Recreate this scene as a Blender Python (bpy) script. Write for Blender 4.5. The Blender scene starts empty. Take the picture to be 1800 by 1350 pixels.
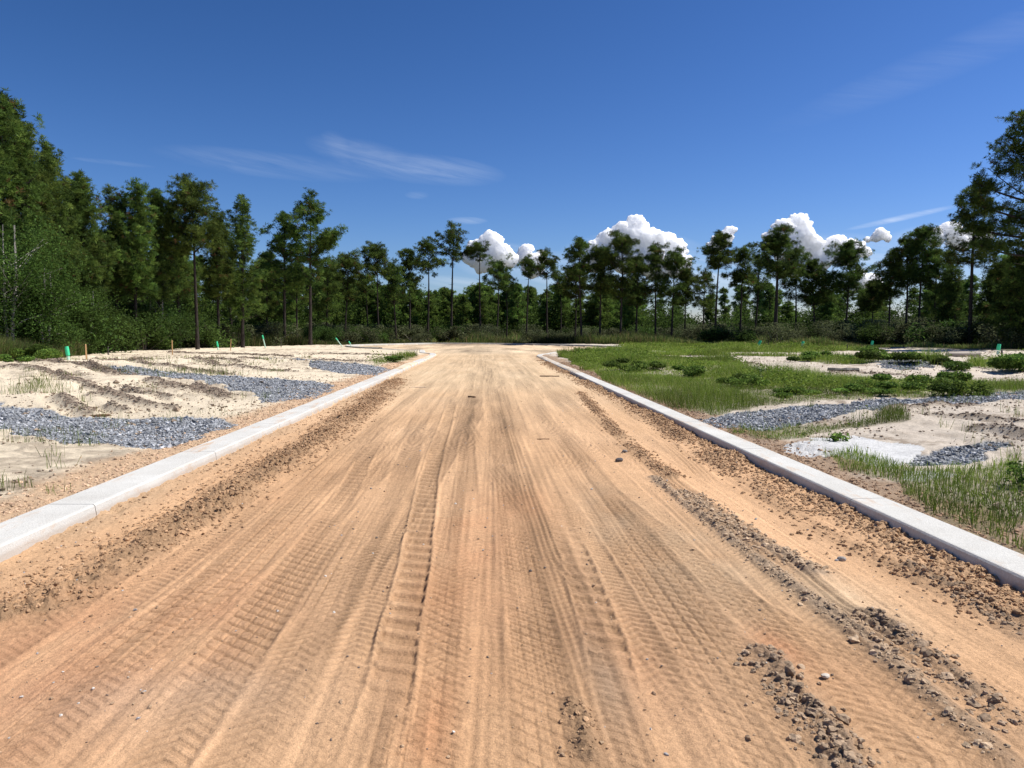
import bpy, math, random
import numpy as np
from mathutils import Vector, Matrix

# ------------------------------------------------------------------ camera, world, sun
F = 1340.0; CX, CY = 900.0, 675.0; HORIZON = 585.0
CAMZ = 1.65
PITCH = math.atan((CY - HORIZON) / F)
YAW = math.atan((900.0 - 855.0) / F)          # camera looks a little right of the road
scene = bpy.context.scene
col = scene.collection
cam_d = bpy.data.cameras.new("camera"); cam = bpy.data.objects.new("camera", cam_d); col.objects.link(cam)
cam_d.sensor_width = 36.0; cam_d.lens = F / 1800.0 * 36.0
cam_d.clip_start = 0.05; cam_d.clip_end = 40000.0
cam.location = (0, 0, CAMZ)
cam.rotation_euler = (math.pi / 2 - PITCH, 0, -YAW)
scene.camera = cam

SUN_AZ = math.radians(82.0)      # clockwise from the road direction (+Y)
SUN_EL = math.radians(55.0)
EXPO = 0.42
SKY_MAP = ((1.172, 1.64), (1.070, 1.414), (1.514, 1.489))
w = bpy.data.worlds.new("World"); scene.world = w; w.use_nodes = True
nt = w.node_tree; nt.nodes.clear()
def N(t, typ, **kw):
    n = t.nodes.new(typ)
    for k, v in kw.items(): setattr(n, k, v)
    return n
sky = N(nt, 'ShaderNodeTexSky', sky_type='NISHITA', sun_disc=False)
sky.sun_elevation = SUN_EL; sky.sun_rotation = SUN_AZ
sky.altitude = 0; sky.air_density = 1.0; sky.dust_density = 0.25; sky.ozone_density = 3.0
bg = N(nt, 'ShaderNodeBackground'); bg.inputs['Strength'].default_value = 0.095
wo = N(nt, 'ShaderNodeOutputWorld')
# thin high cirrus and soft white haze painted round the cumulus, set by direction
tc = N(nt, 'ShaderNodeTexCoord')
def math_n(t, op, a, b=None, clamp=False):
    n = N(t, 'ShaderNodeMath', operation=op); n.use_clamp = clamp
    for i, v in enumerate((a, b)):
        if v is None: continue
        if isinstance(v, (int, float)): n.inputs[i].default_value = v
        else: t.links.new(v, n.inputs[i])
    return n.outputs[0]
sep = N(nt, 'ShaderNodeSeparateXYZ'); nt.links.new(tc.outputs['Generated'], sep.inputs[0])
AZ = math_n(nt, 'ARCTAN2', sep.outputs[0], sep.outputs[1])
EL = math_n(nt, 'ARCSINE', sep.outputs[2])
def azel(px, py):
    x = (px - CX) / F; y = (CY - py) / F
    v = Vector((x, y, -1.0)); v.rotate(cam.rotation_euler.to_matrix()); v.normalize()
    return math.atan2(v.x, v.y), math.asin(v.z)
def blob(px, py, rx, ry, rot):
    a0, e0 = azel(px, py); c, s = math.cos(rot), math.sin(rot)
    da = math_n(nt, 'SUBTRACT', AZ, a0); de = math_n(nt, 'SUBTRACT', EL, e0)
    p = math_n(nt, 'ADD', math_n(nt, 'MULTIPLY', da, c), math_n(nt, 'MULTIPLY', de, s))
    q = math_n(nt, 'SUBTRACT', math_n(nt, 'MULTIPLY', de, c), math_n(nt, 'MULTIPLY', da, s))
    p = math_n(nt, 'POWER', math_n(nt, 'ABSOLUTE', math_n(nt, 'DIVIDE', p, rx / F)), 2.0)
    q = math_n(nt, 'POWER', math_n(nt, 'ABSOLUTE', math_n(nt, 'DIVIDE', q, ry / F)), 2.0)
    return math_n(nt, 'SUBTRACT', 1.0, math_n(nt, 'ADD', p, q), clamp=True)
cv = N(nt, 'ShaderNodeCombineXYZ')
rotc = 0.13
nt.links.new(math_n(nt, 'SUBTRACT', math_n(nt, 'MULTIPLY', AZ, 9.0), math_n(nt, 'MULTIPLY', EL, -14.0)), cv.inputs[0])
nt.links.new(math_n(nt, 'ADD', math_n(nt, 'MULTIPLY', EL, 60.0), math_n(nt, 'MULTIPLY', AZ, 11.0)), cv.inputs[1])
nz = N(nt, 'ShaderNodeTexNoise'); nz.inputs['Scale'].default_value = 1.0; nz.inputs['Detail'].default_value = 7
nz.inputs['Roughness'].default_value = 0.62; nz.inputs['Distortion'].default_value = 1.1
nt.links.new(cv.outputs[0], nz.inputs['Vector'])
st = math_n(nt, 'MULTIPLY', math_n(nt, 'SUBTRACT', nz.outputs[0], 0.30), 2.1, clamp=True)
acc = None
for (px, py, rx, ry, rot, k) in [(670, 282, 130, 28, -.20, .20), (600, 264, 42, 24, -.6, .20), (760, 298, 130, 26, -.08, .24), (480, 290, 190, 22, -.05, .14),
                                 (820, 388, 38, 7, 0, .3), (733, 343, 22, 7, 0, .12),
                                 (1585, 383, 85, 5, .17, .5), (1700, 90, 300, 30, .27, .07), (815, 498, 90, 12, -.1, .45), (1250, 480, 420, 40, 0, .5), (1110, 455, 135, 48, 0, .55), (1440, 455, 150, 42, 0, .55), (880, 458, 85, 32, 0, .5), (960, 465, 80, 25, 0, .4), (1660, 425, 90, 30, 0, .4), (200, 286, 60, 4, -.02, .14)]:
    b = math_n(nt, 'MULTIPLY', blob(px, py, rx, ry, rot), k)
    acc = b if acc is None else math_n(nt, 'MAXIMUM', acc, b)
mask = math_n(nt, 'MULTIPLY', acc, st, clamp=True)
# deepen the clear-sky blue (a camera's saturated rendering of the same sky)
SKY_S = 0.095
sc3 = N(nt, 'ShaderNodeSeparateColor'); nt.links.new(sky.outputs[0], sc3.inputs[0]); cc3 = N(nt, 'ShaderNodeCombineColor')
for ch_, (gain_, pow_) in enumerate(SKY_MAP):
    v_ = math_n(nt, 'POWER', math_n(nt, 'MINIMUM', math_n(nt, 'MULTIPLY', sc3.outputs[ch_], SKY_S), 1.0), pow_)
    nt.links.new(math_n(nt, 'MULTIPLY', v_, gain_ / SKY_S / 2 ** EXPO), cc3.inputs[ch_])
mixc = N(nt, 'ShaderNodeMixRGB'); mixc.inputs[2].default_value = (7.6, 8.2, 9.0, 1)
nt.links.new(mask, mixc.inputs[0]); nt.links.new(cc3.outputs[0], mixc.inputs[1])
nt.links.new(mixc.outputs[0], bg.inputs[0]); nt.links.new(bg.outputs[0], wo.inputs[0])

sun_d = bpy.data.lights.new("sun", 'SUN'); sun_d.energy = 4.9; sun_d.angle = math.radians(0.5); sun_d.color = (1.0, 0.955, 0.89)
sun = bpy.data.objects.new("sun", sun_d); col.objects.link(sun)
SV = Vector((math.sin(SUN_AZ) * math.cos(SUN_EL), math.cos(SUN_AZ) * math.cos(SUN_EL), math.sin(SUN_EL)))
sun.rotation_euler = SV.to_track_quat('Z', 'Y').to_euler(); sun.location = (0, 0, 50)
scene.view_settings.view_transform = 'Standard'; scene.view_settings.look = 'None'
scene.view_settings.exposure = EXPO; scene.view_settings.gamma = 1.0
scene.cycles.transparent_max_bounces = 16; scene.cycles.max_bounces = 6

# ------------------------------------------------------------------ helpers
RNG = np.random.default_rng(11)
CR = np.array(cam.rotation_euler.to_matrix())
def ray(px, py):
    v = CR @ np.array([(px - CX) / F, (CY - py) / F, -1.0]); return v
def g(px, py, z=0.0):                      # photo pixel -> point on the ground at height z
    v = ray(px, py); t = (z - CAMZ) / v[2]
    return np.array([v[0] * t, v[1] * t])
def gl(pts, z=0.0): return np.array([g(a, b, z) for a, b in pts])
def at_depth(px, py, Y):                   # point on the pixel's ray at road distance Y
    v = ray(px, py); t = Y / v[1]; return np.array([v[0] * t, Y, CAMZ + v[2] * t])

TAB = RNG.random((512, 512))
def vn(x, y, s=0):
    x = x + s * 37.13; y = y + s * 91.7
    xi = np.floor(x).astype(np.int64); yi = np.floor(y).astype(np.int64)
    fx = x - xi; fy = y - yi; fx = fx * fx * (3 - 2 * fx); fy = fy * fy * (3 - 2 * fy)
    a = TAB[xi & 511, yi & 511]; b = TAB[(xi + 1) & 511, yi & 511]
    c = TAB[xi & 511, (yi + 1) & 511]; d = TAB[(xi + 1) & 511, (yi + 1) & 511]
    return (a * (1 - fx) + b * fx) * (1 - fy) + (c * (1 - fx) + d * fx) * fy
def fbm(x, y, o=4, s=0, r=.5):
    t = 0; a = 1; tot = 0
    for i in range(o):
        t = t + a * vn(x * 2 ** i, y * 2 ** i, s + i * 3); tot += a; a *= r
    return t / tot - 0.5                    # about -0.5..0.5
def sst(a, b, x):
    t = np.clip((x - a) / (b - a), 0, 1); return t * t * (3 - 2 * t)
def inpoly(P, X, Y):
    r = np.zeros(X.shape, bool); n = len(P)
    bb = (X > P[:, 0].min()) & (X < P[:, 0].max()) & (Y > P[:, 1].min()) & (Y < P[:, 1].max())
    x = X[bb]; y = Y[bb]; q = np.zeros(x.shape, bool)
    for i in range(n):
        x1, y1 = P[i]; x2, y2 = P[(i + 1) % n]
        if y1 == y2: continue
        c = ((y1 > y) != (y2 > y)) & (x < (x2 - x1) * (y - y1) / (y2 - y1) + x1)
        q ^= c
    r[bb] = q; return r
def pdist(P, X, Y):                         # distance to a polyline
    d = np.full(X.shape, 1e9)
    for i in range(len(P) - 1):
        ax, ay = P[i]; bx, by = P[i + 1]; dx, dy = bx - ax, by - ay; L = dx * dx + dy * dy + 1e-9
        t = np.clip(((X - ax) * dx + (Y - ay) * dy) / L, 0, 1)
        d = np.minimum(d, np.hypot(X - ax - t * dx, Y - ay - t * dy))
    return d
def catmull(P, n=8):
    P = np.asarray(P, float); Q = np.vstack([2 * P[0] - P[1], P, 2 * P[-1] - P[-2]]); out = []
    for i in range(1, len(Q) - 2):
        for k in range(n):
            t = k / n
            out.append(0.5 * ((2 * Q[i]) + (-Q[i - 1] + Q[i + 1]) * t + (2 * Q[i - 1] - 5 * Q[i] + 4 * Q[i + 1] - Q[i + 2]) * t * t + (-Q[i - 1] + 3 * Q[i] - 3 * Q[i + 1] + Q[i + 2]) * t ** 3))
    out.append(P[-1]); return np.array(out)

def mesh_np(name, V, Fc, colr=None, smooth=False):
    V = np.asarray(V, np.float32); Fc = np.asarray(Fc, np.int32)
    me = bpy.data.meshes.new(name); n, k = Fc.shape
    me.vertices.add(len(V)); me.vertices.foreach_set('co', V.ravel())
    me.loops.add(n * k); me.loops.foreach_set('vertex_index', Fc.ravel())
    me.polygons.add(n); me.polygons.foreach_set('loop_start', np.arange(0, n * k, k, dtype=np.int32))
    me.polygons.foreach_set('use_smooth', np.full(n, smooth, bool))
    me.update(calc_edges=True)
    if colr is not None:
        c = np.ones((len(V), 4), np.float32); c[:, :3] = np.clip(colr, 0, 1)
        at = me.color_attributes.new('Col', 'FLOAT_COLOR', 'POINT'); at.data.foreach_set('color', c.ravel())
    return me
def link(name, me, mat=None, parent=None):
    if mat: me.materials.append(mat)
    o = bpy.data.objects.new(name, me); col.objects.link(o)
    if parent is not None: o.parent = parent
    return o
def empty(name, loc):
    o = bpy.data.objects.new(name, None); o.empty_display_size = 0.3; o.location = loc; col.objects.link(o); return o
def tag(o, label=None, cat=None, group=None, kind=None):
    for k, v in (('label', label), ('category', cat), ('group', group), ('kind', kind)):
        if v: o[k] = v
    return o
class Buf:                                  # collects triangles, quads become two triangles
    def __init__(s): s.V = []; s.F = []; s.C = []; s.n = 0
    def add(s, V, Fc, C=None):
        V = np.asarray(V, float).reshape(-1, 3); Fc = np.asarray(Fc)
        if Fc.shape[1] == 4: Fc = np.vstack([Fc[:, [0, 1, 2]], Fc[:, [0, 2, 3]]])
        s.V.append(V); s.F.append(Fc + s.n); s.n += len(V)
        s.C.append(np.zeros((len(V), 3)) + (np.array((.5, .5, .5)) if C is None else np.asarray(C)))
    def mesh(s, name, smooth=False):
        return mesh_np(name, np.vstack(s.V), np.vstack(s.F), np.vstack(s.C), smooth)
def tube(buf, P, R, sides=6, C=None, cap=True):
    P = np.asarray(P, float); n = len(P); R = np.broadcast_to(np.asarray(R, float), (n,))
    T = np.gradient(P, axis=0); T /= np.linalg.norm(T, axis=1, keepdims=True) + 1e-9
    ref = np.array([0.0, 1.0, 0.0]) if abs(T[0][1]) < .8 else np.array([1.0, 0, 0])
    A = np.cross(T, ref); A /= np.linalg.norm(A, axis=1, keepdims=True) + 1e-9; B = np.cross(T, A)
    th = np.arange(sides) / sides * 2 * np.pi
    V = P[:, None] + R[:, None, None] * (np.cos(th)[None, :, None] * A[:, None] + np.sin(th)[None, :, None] * B[:, None])
    i = np.arange(n - 1)[:, None] * sides; j = np.arange(sides)[None]; j2 = (j + 1) % sides
    Fq = np.stack([i + j, i + j2, i + sides + j2, i + sides + j], -1).reshape(-1, 4)
    buf.add(V.reshape(-1, 3), Fq, C)
    if cap:
        for e in (0, n - 1):
            ids = np.arange(sides); c = P[e]
            f = np.stack([np.full(sides, sides), ids, (ids + 1) % sides], -1)
            buf.add(np.vstack([V[e], c]), f if e else f[:, ::-1], C)

def material(name, rough=.9, spec=.3):
    m = bpy.data.materials.new(name); m.use_nodes = True; t = m.node_tree
    b = t.nodes['Principled BSDF']; b.inputs['Roughness'].default_value = rough; b.inputs['Specular IOR Level'].default_value = spec
    return m, t, b
def noise_n(t, scale, detail=4, rough=.55, vec=None):
    n = N(t, 'ShaderNodeTexNoise'); n.inputs['Scale'].default_value = scale; n.inputs['Detail'].default_value = detail; n.inputs['Roughness'].default_value = rough
    if vec is not None: t.links.new(vec, n.inputs['Vector'])
    return n
def ramp(t, src, stops):
    r = N(t, 'ShaderNodeValToRGB'); t.links.new(src, r.inputs[0]); e = r.color_ramp.elements
    while len(e) > 1: e.remove(e[0])
    e[0].position = stops[0][0]; e[0].color = (*stops[0][1], 1)
    for p, c in stops[1:]:
        q = e.new(p); q.color = (*c, 1)
    return r.outputs[0]
def soil_mat(name, scales=(6, 40, 160), lo=.80, hi=1.16, bump=.012, dist=1.0):
    m, t, b = material(name, .95, .15)
    at = N(t, 'ShaderNodeAttribute', attribute_name='Col'); tcn = N(t, 'ShaderNodeTexCoord'); ob = tcn.outputs['Object']
    c = at.outputs['Color']
    for sc_, a in zip(scales, (.5, 1, .8)):
        n = noise_n(t, sc_, 5, .65, ob)
        r = ramp(t, n.outputs[0], [(.3, (1 - (1 - lo) * a,) * 3), (.7, (1 + (hi - 1) * a,) * 3)])
        mx = N(t, 'ShaderNodeMixRGB', blend_type='MULTIPLY'); mx.inputs[0].default_value = 1
        t.links.new(c, mx.inputs[1]); t.links.new(r, mx.inputs[2]); c = mx.outputs[0]
    t.links.new(c, b.inputs['Base Color'])
    n1 = noise_n(t, 45, 6, .7, ob); n2 = noise_n(t, 190, 3, .6, ob)
    s = math_n(t, 'ADD', math_n(t, 'MULTIPLY', n1.outputs[0], 1.0), math_n(t, 'MULTIPLY', n2.outputs[0], .35))
    bp = N(t, 'ShaderNodeBump'); bp.inputs['Distance'].default_value = bump; bp.inputs['Strength'].default_value = dist
    t.links.new(s, bp.inputs['Height']); t.links.new(bp.outputs[0], b.inputs['Normal'])
    return m
M_road = soil_mat('packed_dirt', bump=.012, lo=.82, hi=1.14)
M_ground = soil_mat('sandy_soil', (1.5, 18, 90), .82, 1.13, .02)
M_stone = soil_mat('stone', (8, 60, 200), .8, 1.2, .004)
def leaf_mat(name, rough=.55, trans=.25, spec=.25):
    m, t, b = material(name, rough, spec)
    at = N(t, 'ShaderNodeAttribute', attribute_name='Col')
    oi = N(t, 'ShaderNodeObjectInfo')
    hs = N(t, 'ShaderNodeHueSaturation'); hs.inputs['Saturation'].default_value = 1.0
    t.links.new(math_n(t, 'ADD', math_n(t, 'MULTIPLY', oi.outputs['Random'], .022), .489), hs.inputs['Hue'])
    t.links.new(math_n(t, 'ADD', math_n(t, 'MULTIPLY', oi.outputs['Random'], .3), .85), hs.inputs['Value'])
    t.links.new(at.outputs['Color'], hs.inputs['Color']); t.links.new(hs.outputs[0], b.inputs['Base Color'])
    tr = N(t, 'ShaderNodeBsdfTranslucent'); t.links.new(hs.outputs[0], tr.inputs['Color'])
    mx = N(t, 'ShaderNodeMixShader'); mx.inputs[0].default_value = trans
    t.links.new(b.outputs[0], mx.inputs[1]); t.links.new(tr.outputs[0], mx.inputs[2])
    t.links.new(mx.outputs[0], t.nodes['Material Output'].inputs['Surface'])
    return m
M_needle = leaf_mat('pine_needles', .65, .38, .10)
M_leaf = leaf_mat('broad_leaves', .7, .38, .08)
M_grass = leaf_mat('grass_blades', .65, .35, .12)
def bark_mat():
    m, t, b = material('pine_bark', .95, .1)
    at = N(t, 'ShaderNodeAttribute', attribute_name='Col'); tcn = N(t, 'ShaderNodeTexCoord')
    mp = N(t, 'ShaderNodeMapping'); mp.inputs['Scale'].default_value = (9, 9, 2.2); t.links.new(tcn.outputs['Object'], mp.inputs[0])
    n = noise_n(t, 1.0, 6, .7, mp.outputs[0])
    mx = N(t, 'ShaderNodeMixRGB', blend_type='MULTIPLY'); mx.inputs[0].default_value = 1
    t.links.new(at.outputs['Color'], mx.inputs[1]); t.links.new(ramp(t, n.outputs[0], [(.35, (.45,) * 3), (.65, (1.35,) * 3)]), mx.inputs[2])
    t.links.new(mx.outputs[0], b.inputs['Base Color'])
    bp = N(t, 'ShaderNodeBump'); bp.inputs['Distance'].default_value = .05; t.links.new(n.outputs[0], bp.inputs['Height']); t.links.new(bp.outputs[0], b.inputs['Normal'])
    return m
M_bark = bark_mat()

# ------------------------------------------------------------------ layout taken from the photograph
KZ = 0.12                                    # kerb top
XL = float(np.mean([g(0, 918, KZ)[0], g(640, 669, KZ)[0]]))     # back edges of the straight kerbs
XR = float(np.mean([g(1160, 711, KZ)[0], g(1800, 974, KZ)[0]]))
KWL, KWR = 0.42, 0.345
def off(P, d):                               # shift a polyline sideways (left of travel is positive)
    T = np.gradient(P, axis=0); T /= np.linalg.norm(T, axis=1, keepdims=True)
    return P + d * np.stack([-T[:, 1], T[:, 0]], 1)
YE = 50.0
# kerb centre lines (front top edges)
cl = g(766, 620, KZ); cr = g(949, 622, KZ)
left_line = np.vstack([[XL + KWL, -4], [XL + KWL, 10], [XL + KWL, 25], [XL + KWL, 44], catmull([[XL + KWL, cl[1] - 11], [XL + KWL - .05, cl[1] - 6], [XL + KWL - .35, cl[1] - 1.5], [XL - .9, cl[1] + 1.6], g(743, 615.3, KZ) + (0, 1), g(722, 615.0, KZ), g(700, 614, KZ), g(672, 612.5, KZ)], 6)])
right_line = np.vstack([[XR - KWR, -4], [XR - KWR, 10], [XR - KWR, 25], [XR - KWR, 40], catmull([[XR - KWR, cr[1] - 9], [XR - KWR + .05, cr[1] - 4], [XR - KWR + .45, cr[1] - .6], [XR + .8, cr[1] + 1.6], g(982, 617.6, KZ), g(1020, 617, KZ), g(1050, 616.5, KZ), g(1078, 615.0, KZ)], 6)])
far_line = catmull([g(1078, 615.0, KZ), g(1093, 612.8, KZ), g(1089, 610.2, KZ), g(1058, 608.6, KZ), g(1004, 607, KZ), g(915, 605, KZ), g(827, 604.2, KZ), g(760, 604, KZ), g(707, 605, KZ), g(640, 606.6, KZ), g(614, 608.6, KZ), g(636, 611.0, KZ), g(672, 612.5, KZ)], 10)
road_poly = np.vstack([left_line, far_line[::-1][1:-1], right_line[::-1]])

RIDGES = [  # (pixel line, half width m, height m, clod size, colour key)
 ([(0, 1085), (120, 1020), (250, 955), (355, 897), (480, 820), (560, 770), (640, 714), (700, 668)], .28, .095, .030, 'brown'),
 ([(1045, 652), (1110, 700), (1200, 770), (1265, 815), (1350, 860), (1450, 930), (1560, 985), (1660, 1030), (1800, 1095)], .17, .075, .035, 'brown'),
 ([(1020, 690), (1090, 765), (1150, 815), (1185, 840)], .10, .05, .035, 'brown'),
 ([(1210, 868), (1290, 925), (1330, 950), (1400, 985), (1440, 1010)], .10, .045, .03, 'grey'),
 ([(1530, 1085), (1575, 1115), (1620, 1155), (1700, 1210), (1800, 1290)], .10, .06, .035, 'dark'),
 ([(1335, 1150), (1370, 1195), (1400, 1240), (1450, 1290), (1490, 1350), (1520, 1400)], .10, .075, .035, 'dark'),
 ([(1150, 840), (1230, 905), (1330, 985), (1420, 1050), (1530, 1130), (1640, 1230), (1760, 1340)], .07, .04, .022, 'grey'),
 ([(1600, 1000), (1680, 1040), (1800, 1120)], .07, .045, .03, 'dark'),
 ([(1015, 1240), (1022, 1280), (1035, 1330)], .05, .035, .022, 'brown'),
]
BLOBS = [  # soil tint blobs on the road: px, py, rx m, ry m, colour, strength
 (60, 1190, .9, 1.2, (.50, .225, .115), .8), (260, 1080, .7, 1.6, (.50, .25, .13), .65), (480, 900, .6, 3.0, (.54, .29, .15), .6),
 (840, 960, .30, 2.2, (.56, .27, .135), .75), (760, 1050, .25, 1.2, (.52, .25, .12), .7), (930, 890, .30, 1.0, (.52, .25, .12), .7),
 (1110, 1130, .32, .7, (.53, .26, .13), .75), (1180, 1280, .35, .5, (.52, .28, .15), .6), (1370, 1140, .12, .25, (.56, .21, .09), .85),
 (1440, 1190, .30, .5, (.55, .28, .14), .6), (985, 1000, .3, .8, (.54, .29, .15), .5), (760, 1300, .12, .6, (.50, .22, .10), .7),
 (600, 760, .7, 3.5, (.54, .31, .16), .5), (1500, 1060, .35, .6, (.62, .47, .31), .6), (1700, 960, .5, 1.2, (.58, .40, .24), .5), (1260, 980, .35, 1.2, (.53, .38, .24), .5),
 (1100, 940, .5, 2.5, (.47, .34, .22), .5), (300, 1230, .6, .35, (.42, .31, .22), .5), (1060, 1200, .1, .5, (.45, .35, .25), .5),
]
TRACKS = []   # (centre X as function of Y given by samples, half width, pattern, depth, phase)
def track_px(pts, hw, pat, dep, ph=0.0):
    P = gl(pts); P = P[np.argsort(P[:, 1])]; TRACKS.append((P[:, 1], P[:, 0], hw, pat, dep, ph, True))
rr = random.Random(5)
for k in range(24):                          # vehicles that came and went: a pair of wheel tracks each
    x0 = rr.uniform(-1.9, 1.5); a = rr.uniform(.05, .28); L = rr.uniform(12, 26); p = rr.uniform(0, 6.3); dr = rr.uniform(-.015, .015)
    Y = np.linspace(-4, 90, 80); X = (x0 + a * np.sin(Y / L + p) + dr * Y) * (1 - sst(30, 90, Y) * .25)
    pat = rr.choice(['block', 'chev', 'rib', 'rib', 'chev', 'zig']); hw = rr.uniform(.10, .14); dep = rr.uniform(.004, .009)
    for s in (-.8, .8): TRACKS.append((Y, X + s, hw, pat, dep, rr.uniform(0, 9), False))
track_px([(560, 1350), (625, 1130), (690, 900), (730, 760), (760, 690)], .14, 'chev', .010)
track_px([(330, 1350), (600, 1060), (760, 840), (860, 700)], .12, 'chev', .009, 4)
track_px([(1330, 1350), (1010, 1010), (850, 800), (790, 690)], .12, 'rib', .009, 4)
track_px([(1700, 1290), (1300, 1060), (1060, 860), (930, 700)], .13, 'zig', .010, 4)
track_px([(90, 1350), (420, 1060), (700, 800), (900, 660)], .12, 'block', .009, 1)
track_px([(820, 1350), (822, 1150), (822, 960), (820, 800), (825, 690)], .11, 'chev', .012)
track_px([(990, 1350), (945, 1150), (912, 960), (885, 800), (868, 700)], .13, 'zig', .012, 2)
track_px([(1100, 1350), (1015, 1120), (950, 940), (905, 800), (880, 700)], .10, 'rib', .010, 2)
track_px([(1400, 1350), (1240, 1130), (1120, 970), (1010, 830), (940, 720)], .20, 'zig', .016, 5)
track_px([(1240, 1350), (1160, 1190), (1075, 1040), (985, 880), (935, 780)], .12, 'chev', .013, 3)
track_px([(0, 1290), (200, 1170), (400, 1010), (560, 850), (680, 720)], .20, 'block', .015, 3)
track_px([(0, 1180), (180, 1080), (350, 960), (520, 830), (640, 740)], .13, 'chev', .010, 3)
track_px([(230, 1350), (400, 1160), (520, 1010), (640, 850), (720, 720)], .17, 'zig', .014, 7)
track_px([(440, 1350), (530, 1160), (620, 980), (700, 820)], .15, 'block', .011, 7)
track_px([(1260, 860), (1200, 800), (1120, 735), (1040, 680)], .12, 'rib', .014, 1)
track_px([(1800, 1330), (1620, 1170), (1462, 1066), (1340, 968), (1298, 935), (1225, 885), (1160, 832), (1090, 770), (1020, 710)], .125, 'rib', .020, 0)
track_px([(645, 1370), (668, 1280), (690, 1200), (705, 1100), (729, 1000), (742, 917), (752, 850), (768, 793), (787, 735), (800, 690)], .10, 'lug', .028, 0)
track_px([(1130, 1350), (1100, 1261), (1078, 1196), (1062, 1128), (1035, 1051), (1010, 980), (975, 900), (950, 850)], .10, 'lug', .024, .1)
track_px([(1250, 1350), (1195, 1261), (1160, 1196), (1125, 1128), (1088, 1060)], .10, 'lug', .020, .14)
track_px([(590, 905), (640, 810), (690, 730)], .10, 'lug', .014, .3)

def P_(pts, z=.2): return gl(pts, z)
GRAVEL = [P_([(-300, 705), (-40, 710), (60, 714), (130, 722), (200, 726), (300, 722), (385, 724), (410, 734), (362, 750), (318, 768), (262, 774), (215, 768), (170, 765), (120, 766), (70, 762), (50, 750), (20, 746), (-40, 748), (-300, 752)]),
          P_([(180, 650), (280, 655), (350, 657), (440, 664), (540, 666), (592, 673), (560, 690), (520, 697), (470, 701), (430, 690), (395, 680), (300, 668), (220, 664)]),
          P_([(540, 641), (600, 640), (650, 641), (690, 646), (655, 655), (610, 654), (560, 648)]),
          P_([(420, 633), (480, 632), (560, 634), (560, 637), (470, 638)]),
          P_([(1225, 728), (1300, 716), (1400, 711), (1500, 706), (1620, 700), (1720, 692), (2000, 682), (2000, 697), (1800, 706), (1700, 711), (1600, 716), (1520, 724), (1430, 738), (1340, 748), (1290, 742)]),
          P_([(1290, 652), (1330, 651), (1400, 658), (1440, 662), (1400, 667), (1320, 661)]),
          P_([(1540, 645), (1600, 644), (1640, 651), (1590, 656), (1550, 653)]),
          P_([(1590, 795), (1680, 780), (1760, 776), (1790, 784), (1740, 798), (1660, 806), (1600, 806)])]
WHITE = [P_([(1375, 775), (1430, 762), (1510, 760), (1560, 772), (1625, 785), (1600, 800), (1540, 808), (1470, 796), (1410, 786)]),
         P_([(1580, 815), (1680, 812), (1700, 825), (1640, 832), (1590, 826)])]
LOT_EDGE = np.vstack([gl([(-700, 650), (-200, 640), (0, 631), (100, 627), (200, 614), (300, 609), (500, 604.5), (620, 603), (850, 602), (1100, 604), (1300, 605), (1500, 611), (1600, 617), (1700, 621), (1800, 624), (2100, 632)]), [[300, 20], [300, -60], [-300, -60]]])
SAND_RIDGES = [[(20, 638), (90, 640), (160, 652), (240, 665)], [(100, 662), (160, 682), (225, 694)], [(225, 684), (265, 694), (310, 702)], [(200, 655), (250, 662)],
               [(260, 672), (340, 688)], [(345, 678), (380, 686), (415, 694)], [(0, 652), (60, 660), (110, 666)], [(100, 705), (135, 715), (150, 722)], [(185, 712), (215, 716)],
               [(150, 632), (220, 640), (300, 648), (420, 658)], [(230, 628), (330, 634), (420, 642)], [(300, 618), (400, 622), (520, 627)], [(420, 628), (520, 634), (640, 637)], [(560, 620), (640, 622), (700, 624)],
               [(30, 640), (130, 644), (200, 660)], [(160, 700), (230, 706), (300, 712)]]
SAND_RIDGES += [[(300, 676), (350, 684), (400, 696)], [(1640, 735), (1720, 740), (1800, 748)], [(1700, 755), (1800, 768)], [(1560, 722), (1640, 722), (1720, 716)], [(1130, 634), (1250, 640), (1340, 648)], [(1400, 664), (1500, 660), (1600, 664)], [(300, 634), (400, 646), (520, 652)]]
SR = [gl(r, .2) for r in SAND_RIDGES]
RR_ = [gl(r[0]) for r in RIDGES]
MOUNDS = [(60, 655, 5, 3.5, .16), (210, 672, 5, 4, .18), (-200, 660, 10, 6, .2), (350, 690, 3, 2.2, .10), (400, 640, 9, 4, .18), (230, 640, 9, 5, .20), (560, 625, 10, 4, .12),
          (90, 705, 2.5, 1.2, .14), (1180, 645, 4, 5, .12), (1600, 650, 8, 4, .2), (1200, 628, 10, 5, .15), (1700, 640, 10, 6, .2), (1700, 735, 4, 2, .10), (1480, 775, 1.2, .9, .10)]

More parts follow.
